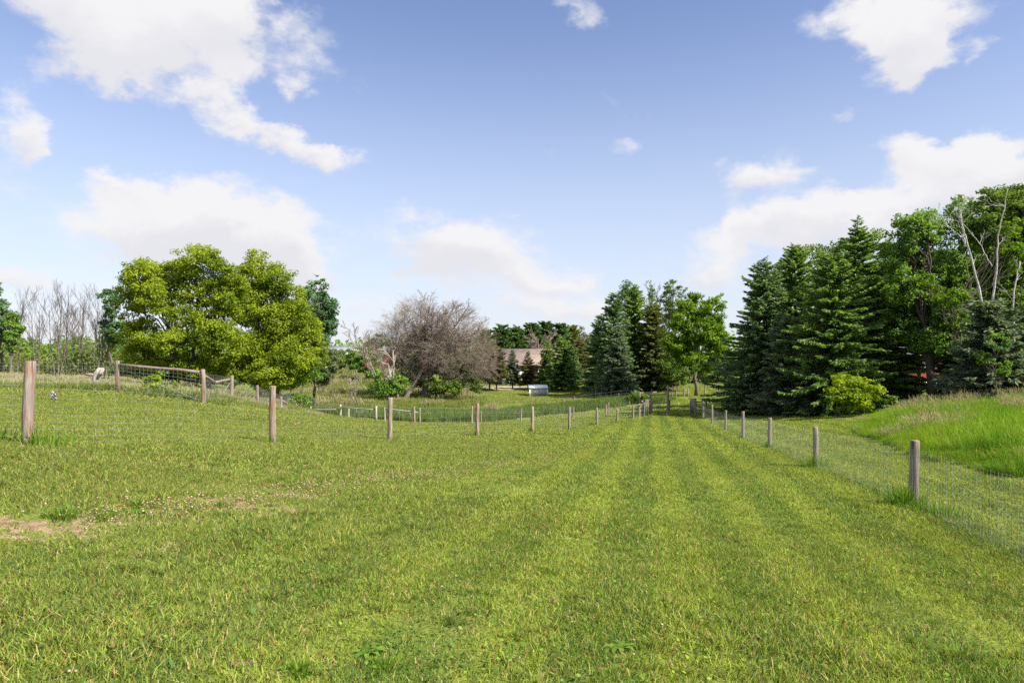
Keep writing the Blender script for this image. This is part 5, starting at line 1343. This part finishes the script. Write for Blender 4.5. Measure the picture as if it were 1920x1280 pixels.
# ------------------------------------------------------------------ sky, sun, camera
def make_world():
    w = bpy.data.worlds.new('World'); bpy.context.scene.world = w; w.use_nodes = True
    nt = w.node_tree; nt.nodes.clear()
    out = nt.nodes.new('ShaderNodeOutputWorld'); bg = nt.nodes.new('ShaderNodeBackground')
    sky = nt.nodes.new('ShaderNodeTexSky'); sky.sky_type = 'NISHITA'; sky.sun_disc = False
    sky.sun_elevation = math.radians(SUN_EL); sky.sun_rotation = math.radians(SUN_AZ)
    sky.air_density = 1.0; sky.dust_density = .6; sky.ozone_density = 2.2; sky.altitude = 300
    g = nt.nodes.new('ShaderNodeTexCoord')
    dirv = g.outputs['Generated']
    # direction as azimuth and elevation in degrees, bent a little by noise so cloud edges fray
    wn = N(nt, 'ShaderNodeTexNoise'); wn.inputs['Scale'].default_value = 6.5; wn.inputs['Detail'].default_value = 6; wn.inputs['Roughness'].default_value = .62
    nt.links.new(scl(nt, dirv, (1, 1, 1.6)), wn.inputs['Vector'])
    wc = N(nt, 'ShaderNodeVectorMath', operation='SUBTRACT'); nt.links.new(wn.outputs['Color'], wc.inputs[0]); wc.inputs[1].default_value = (.5, .5, .5)
    sxyz = N(nt, 'ShaderNodeSeparateXYZ'); nt.links.new(dirv, sxyz.inputs[0])
    ws = N(nt, 'ShaderNodeSeparateXYZ'); nt.links.new(wc.outputs[0], ws.inputs[0])
    az0 = mth(nt, 'MULTIPLY', mth(nt, 'ARCTAN2', sxyz.outputs[0], sxyz.outputs[1]), 180 / math.pi)
    el0 = mth(nt, 'MULTIPLY', mth(nt, 'ARCSINE', sxyz.outputs[2]), 180 / math.pi)
    az = mth(nt, 'ADD', az0, mth(nt, 'MULTIPLY', ws.outputs[0], 11.0))
    el = mth(nt, 'ADD', el0, mth(nt, 'MULTIPLY', ws.outputs[1], 8.0))
    # (photo x, photo y, half width, half height, strength, tilt)
    cl = [(140, 10, 330, 68, 1.2), (420, 40, 120, 62, 1.0), (200, 70, 120, 40, .6), (215, 110, 60, 35, .8), (10, 230, 50, 75, 1.1), (55, 290, 22, 38, .8),
          (350, 172, 40, 20, .7), (405, 195, 46, 22, .75), (430, 150, 30, 26, .55), (455, 232, 42, 22, .75), (505, 262, 46, 22, .85), (560, 280, 46, 22, .85), (615, 295, 44, 20, .85), (545, 178, 28, 20, .75),
          (350, 385, 62, 52, 1.25), (245, 368, 52, 30, .95), (400, 430, 150, 58, 1.3), (250, 445, 90, 38, 1.1), (510, 450, 80, 46, 1.15), (575, 495, 60, 32, 1.1), (620, 520, 36, 22, .8),
          (820, 450, 95, 48, 1.25), (890, 490, 80, 42, 1.1), (1010, 515, 55, 34, .7), (1060, 525, 50, 22, .6),
          (40, 515, 75, 34, .95), (190, 545, 60, 22, .5), (690, 580, 60, 24, .7), (1000, 575, 110, 26, .55), (1100, 595, 80, 26, .8),
          (1650, 100, 66, 52, 1.15), (1700, 140, 40, 28, .7), (1600, 30, 90, 40, .7), (1760, 25, 120, 45, .6), (1700, 60, 70, 50, .9), (1750, 110, 34, 34, .5),
          (1385, 318, 60, 34, .95), (1430, 350, 90, 26, .75), (1550, 222, 36, 24, .7), (1160, 268, 34, 24, .6), (1700, 295, 70, 28, .8), (1800, 300, 90, 34, .9), (1860, 275, 60, 34, .8), (1770, 350, 110, 40, 1.0), (1850, 350, 80, 40, .8),
          (1480, 425, 110, 28, 1.0), (1610, 410, 100, 34, 1.15), (1390, 455, 50, 34, .8), (1560, 460, 90, 30, .8), (1330, 525, 60, 28, 1.2), (1900, 340, 60, 50, .8), (1850, 90, 20, 18, .4),
          (1075, 5, 40, 24, .8), (770, 75, 26, 14, .4), (1290, 480, 90, 20, .35), (560, 560, 90, 24, .45)]
    def blob(px, py, rx, ry, s, de=0.0):
        vx, vz = (px - 960) / F, (HY - py) / F
        a = math.degrees(math.atan2(vx, 1)); e = math.degrees(math.asin(vz / math.sqrt(1 + vx * vx + vz * vz)))
        ka = math.degrees(rx / F) / (1 + vx * vx); ke = math.degrees(ry / F) / math.sqrt(1 + vx * vx)
        u = mth(nt, 'MULTIPLY', mth(nt, 'SUBTRACT', az, a), 1 / ka); v = mth(nt, 'MULTIPLY', mth(nt, 'SUBTRACT', el, e), 1 / ke)
        r2 = mth(nt, 'ADD', mth(nt, 'MULTIPLY', u, u), mth(nt, 'MULTIPLY', v, v))
        gsn = mth(nt, 'MULTIPLY', mth(nt, 'EXPONENT', mth(nt, 'MULTIPLY', r2, -.75)), s)
        return gsn, mth(nt, 'MULTIPLY', gsn, v)
    tot = None; low = None
    for c in cl:
        b, v = blob(*c)
        tot = b if tot is None else mth(nt, 'ADD', tot, b)
        low = v if low is None else mth(nt, 'ADD', low, v)
    # unseen clouds behind the viewer and overhead, added for ambient fill
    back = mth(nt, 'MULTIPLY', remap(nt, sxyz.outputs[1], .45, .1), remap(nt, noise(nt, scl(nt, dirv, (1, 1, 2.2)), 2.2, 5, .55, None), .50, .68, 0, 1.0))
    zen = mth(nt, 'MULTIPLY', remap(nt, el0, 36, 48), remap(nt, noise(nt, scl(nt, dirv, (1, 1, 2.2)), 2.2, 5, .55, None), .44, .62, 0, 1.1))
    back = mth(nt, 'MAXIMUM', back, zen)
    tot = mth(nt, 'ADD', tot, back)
    n1 = noise(nt, scl(nt, dirv, (1, 1, 1.7)), 9, 8, .62, None)
    n2 = noise(nt, scl(nt, dirv, (1, 1, 1.5)), 26, 6, .65, None)
    dn = mth(nt, 'ADD', mth(nt, 'MULTIPLY', mth(nt, 'SUBTRACT', n1, .5), 2.0), mth(nt, 'MULTIPLY', mth(nt, 'SUBTRACT', n2, .5), .75))
    d = remap(nt, mth(nt, 'ADD', tot, dn), .26, 1.12)
    d = mth(nt, 'MULTIPLY', d, remap(nt, el0, -1, 3))
    # milky air low over the horizon
    hz = remap(nt, el0, 28, -2, 0, .80)
    skyc = mixc(nt, 1.0, sky.outputs[0], (1.14, 1.02, 1.08), 'MULTIPLY')
    air = mixc(nt, hz, skyc, (4.1, 4.5, 5.2))
    # sunlit top and side white, base a soft grey
    under = remap(nt, mth(nt, 'ADD', low, mth(nt, 'MULTIPLY', mth(nt, 'SUBTRACT', n1, .5), 1.6)), -.75, .35)
    white = mixc(nt, under, (4.5, 4.5, 4.8), (5.15, 5.1, 5.2))
    lum = remap(nt, back, .1, .9, 1.0, 2.5)  # unseen clouds made brighter than the visible ones to lift the fill light
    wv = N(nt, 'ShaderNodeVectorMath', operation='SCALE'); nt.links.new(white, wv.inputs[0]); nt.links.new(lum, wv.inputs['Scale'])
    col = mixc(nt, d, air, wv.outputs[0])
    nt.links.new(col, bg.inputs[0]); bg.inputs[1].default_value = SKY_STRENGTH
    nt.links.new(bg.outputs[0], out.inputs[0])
    w.cycles.sampling_method = 'MANUAL'; w.cycles.sample_map_resolution = 512
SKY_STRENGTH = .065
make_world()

sun = bpy.data.lights.new('sun', 'SUN'); sun.energy = 4.4; sun.angle = math.radians(.5); sun.color = (1.0, .955, .86)
so = bpy.data.objects.new('sun', sun); C.objects.link(so)
az, el = math.radians(SUN_AZ), math.radians(SUN_EL)
import mathutils
so.rotation_euler = mathutils.Vector((math.cos(el) * math.sin(az), math.cos(el) * math.cos(az), math.sin(el))).to_track_quat('Z', 'Y').to_euler()

cam = bpy.data.cameras.new('camera'); co = bpy.data.objects.new('camera', cam); C.objects.link(co)
cam.sensor_width = 36; cam.sensor_fit = 'HORIZONTAL'; cam.lens = 36 * F / 1920; cam.clip_start = .1; cam.clip_end = 3000
cam.shift_y = (HY - 640) / 1920
co.location = (0, 0, CZ); co.rotation_euler = (math.radians(90), 0, 0)
sc_ = bpy.context.scene; sc_.camera = co
sc_.view_settings.view_transform = 'Standard'; sc_.view_settings.look = 'None'; sc_.view_settings.gamma = 1.0; sc_.view_settings.exposure = 1.45
sc_.cycles.max_bounces = 8; sc_.cycles.diffuse_bounces = 5; sc_.cycles.transmission_bounces = 5; sc_.cycles.glossy_bounces = 2
sc_.cycles.use_denoising = False
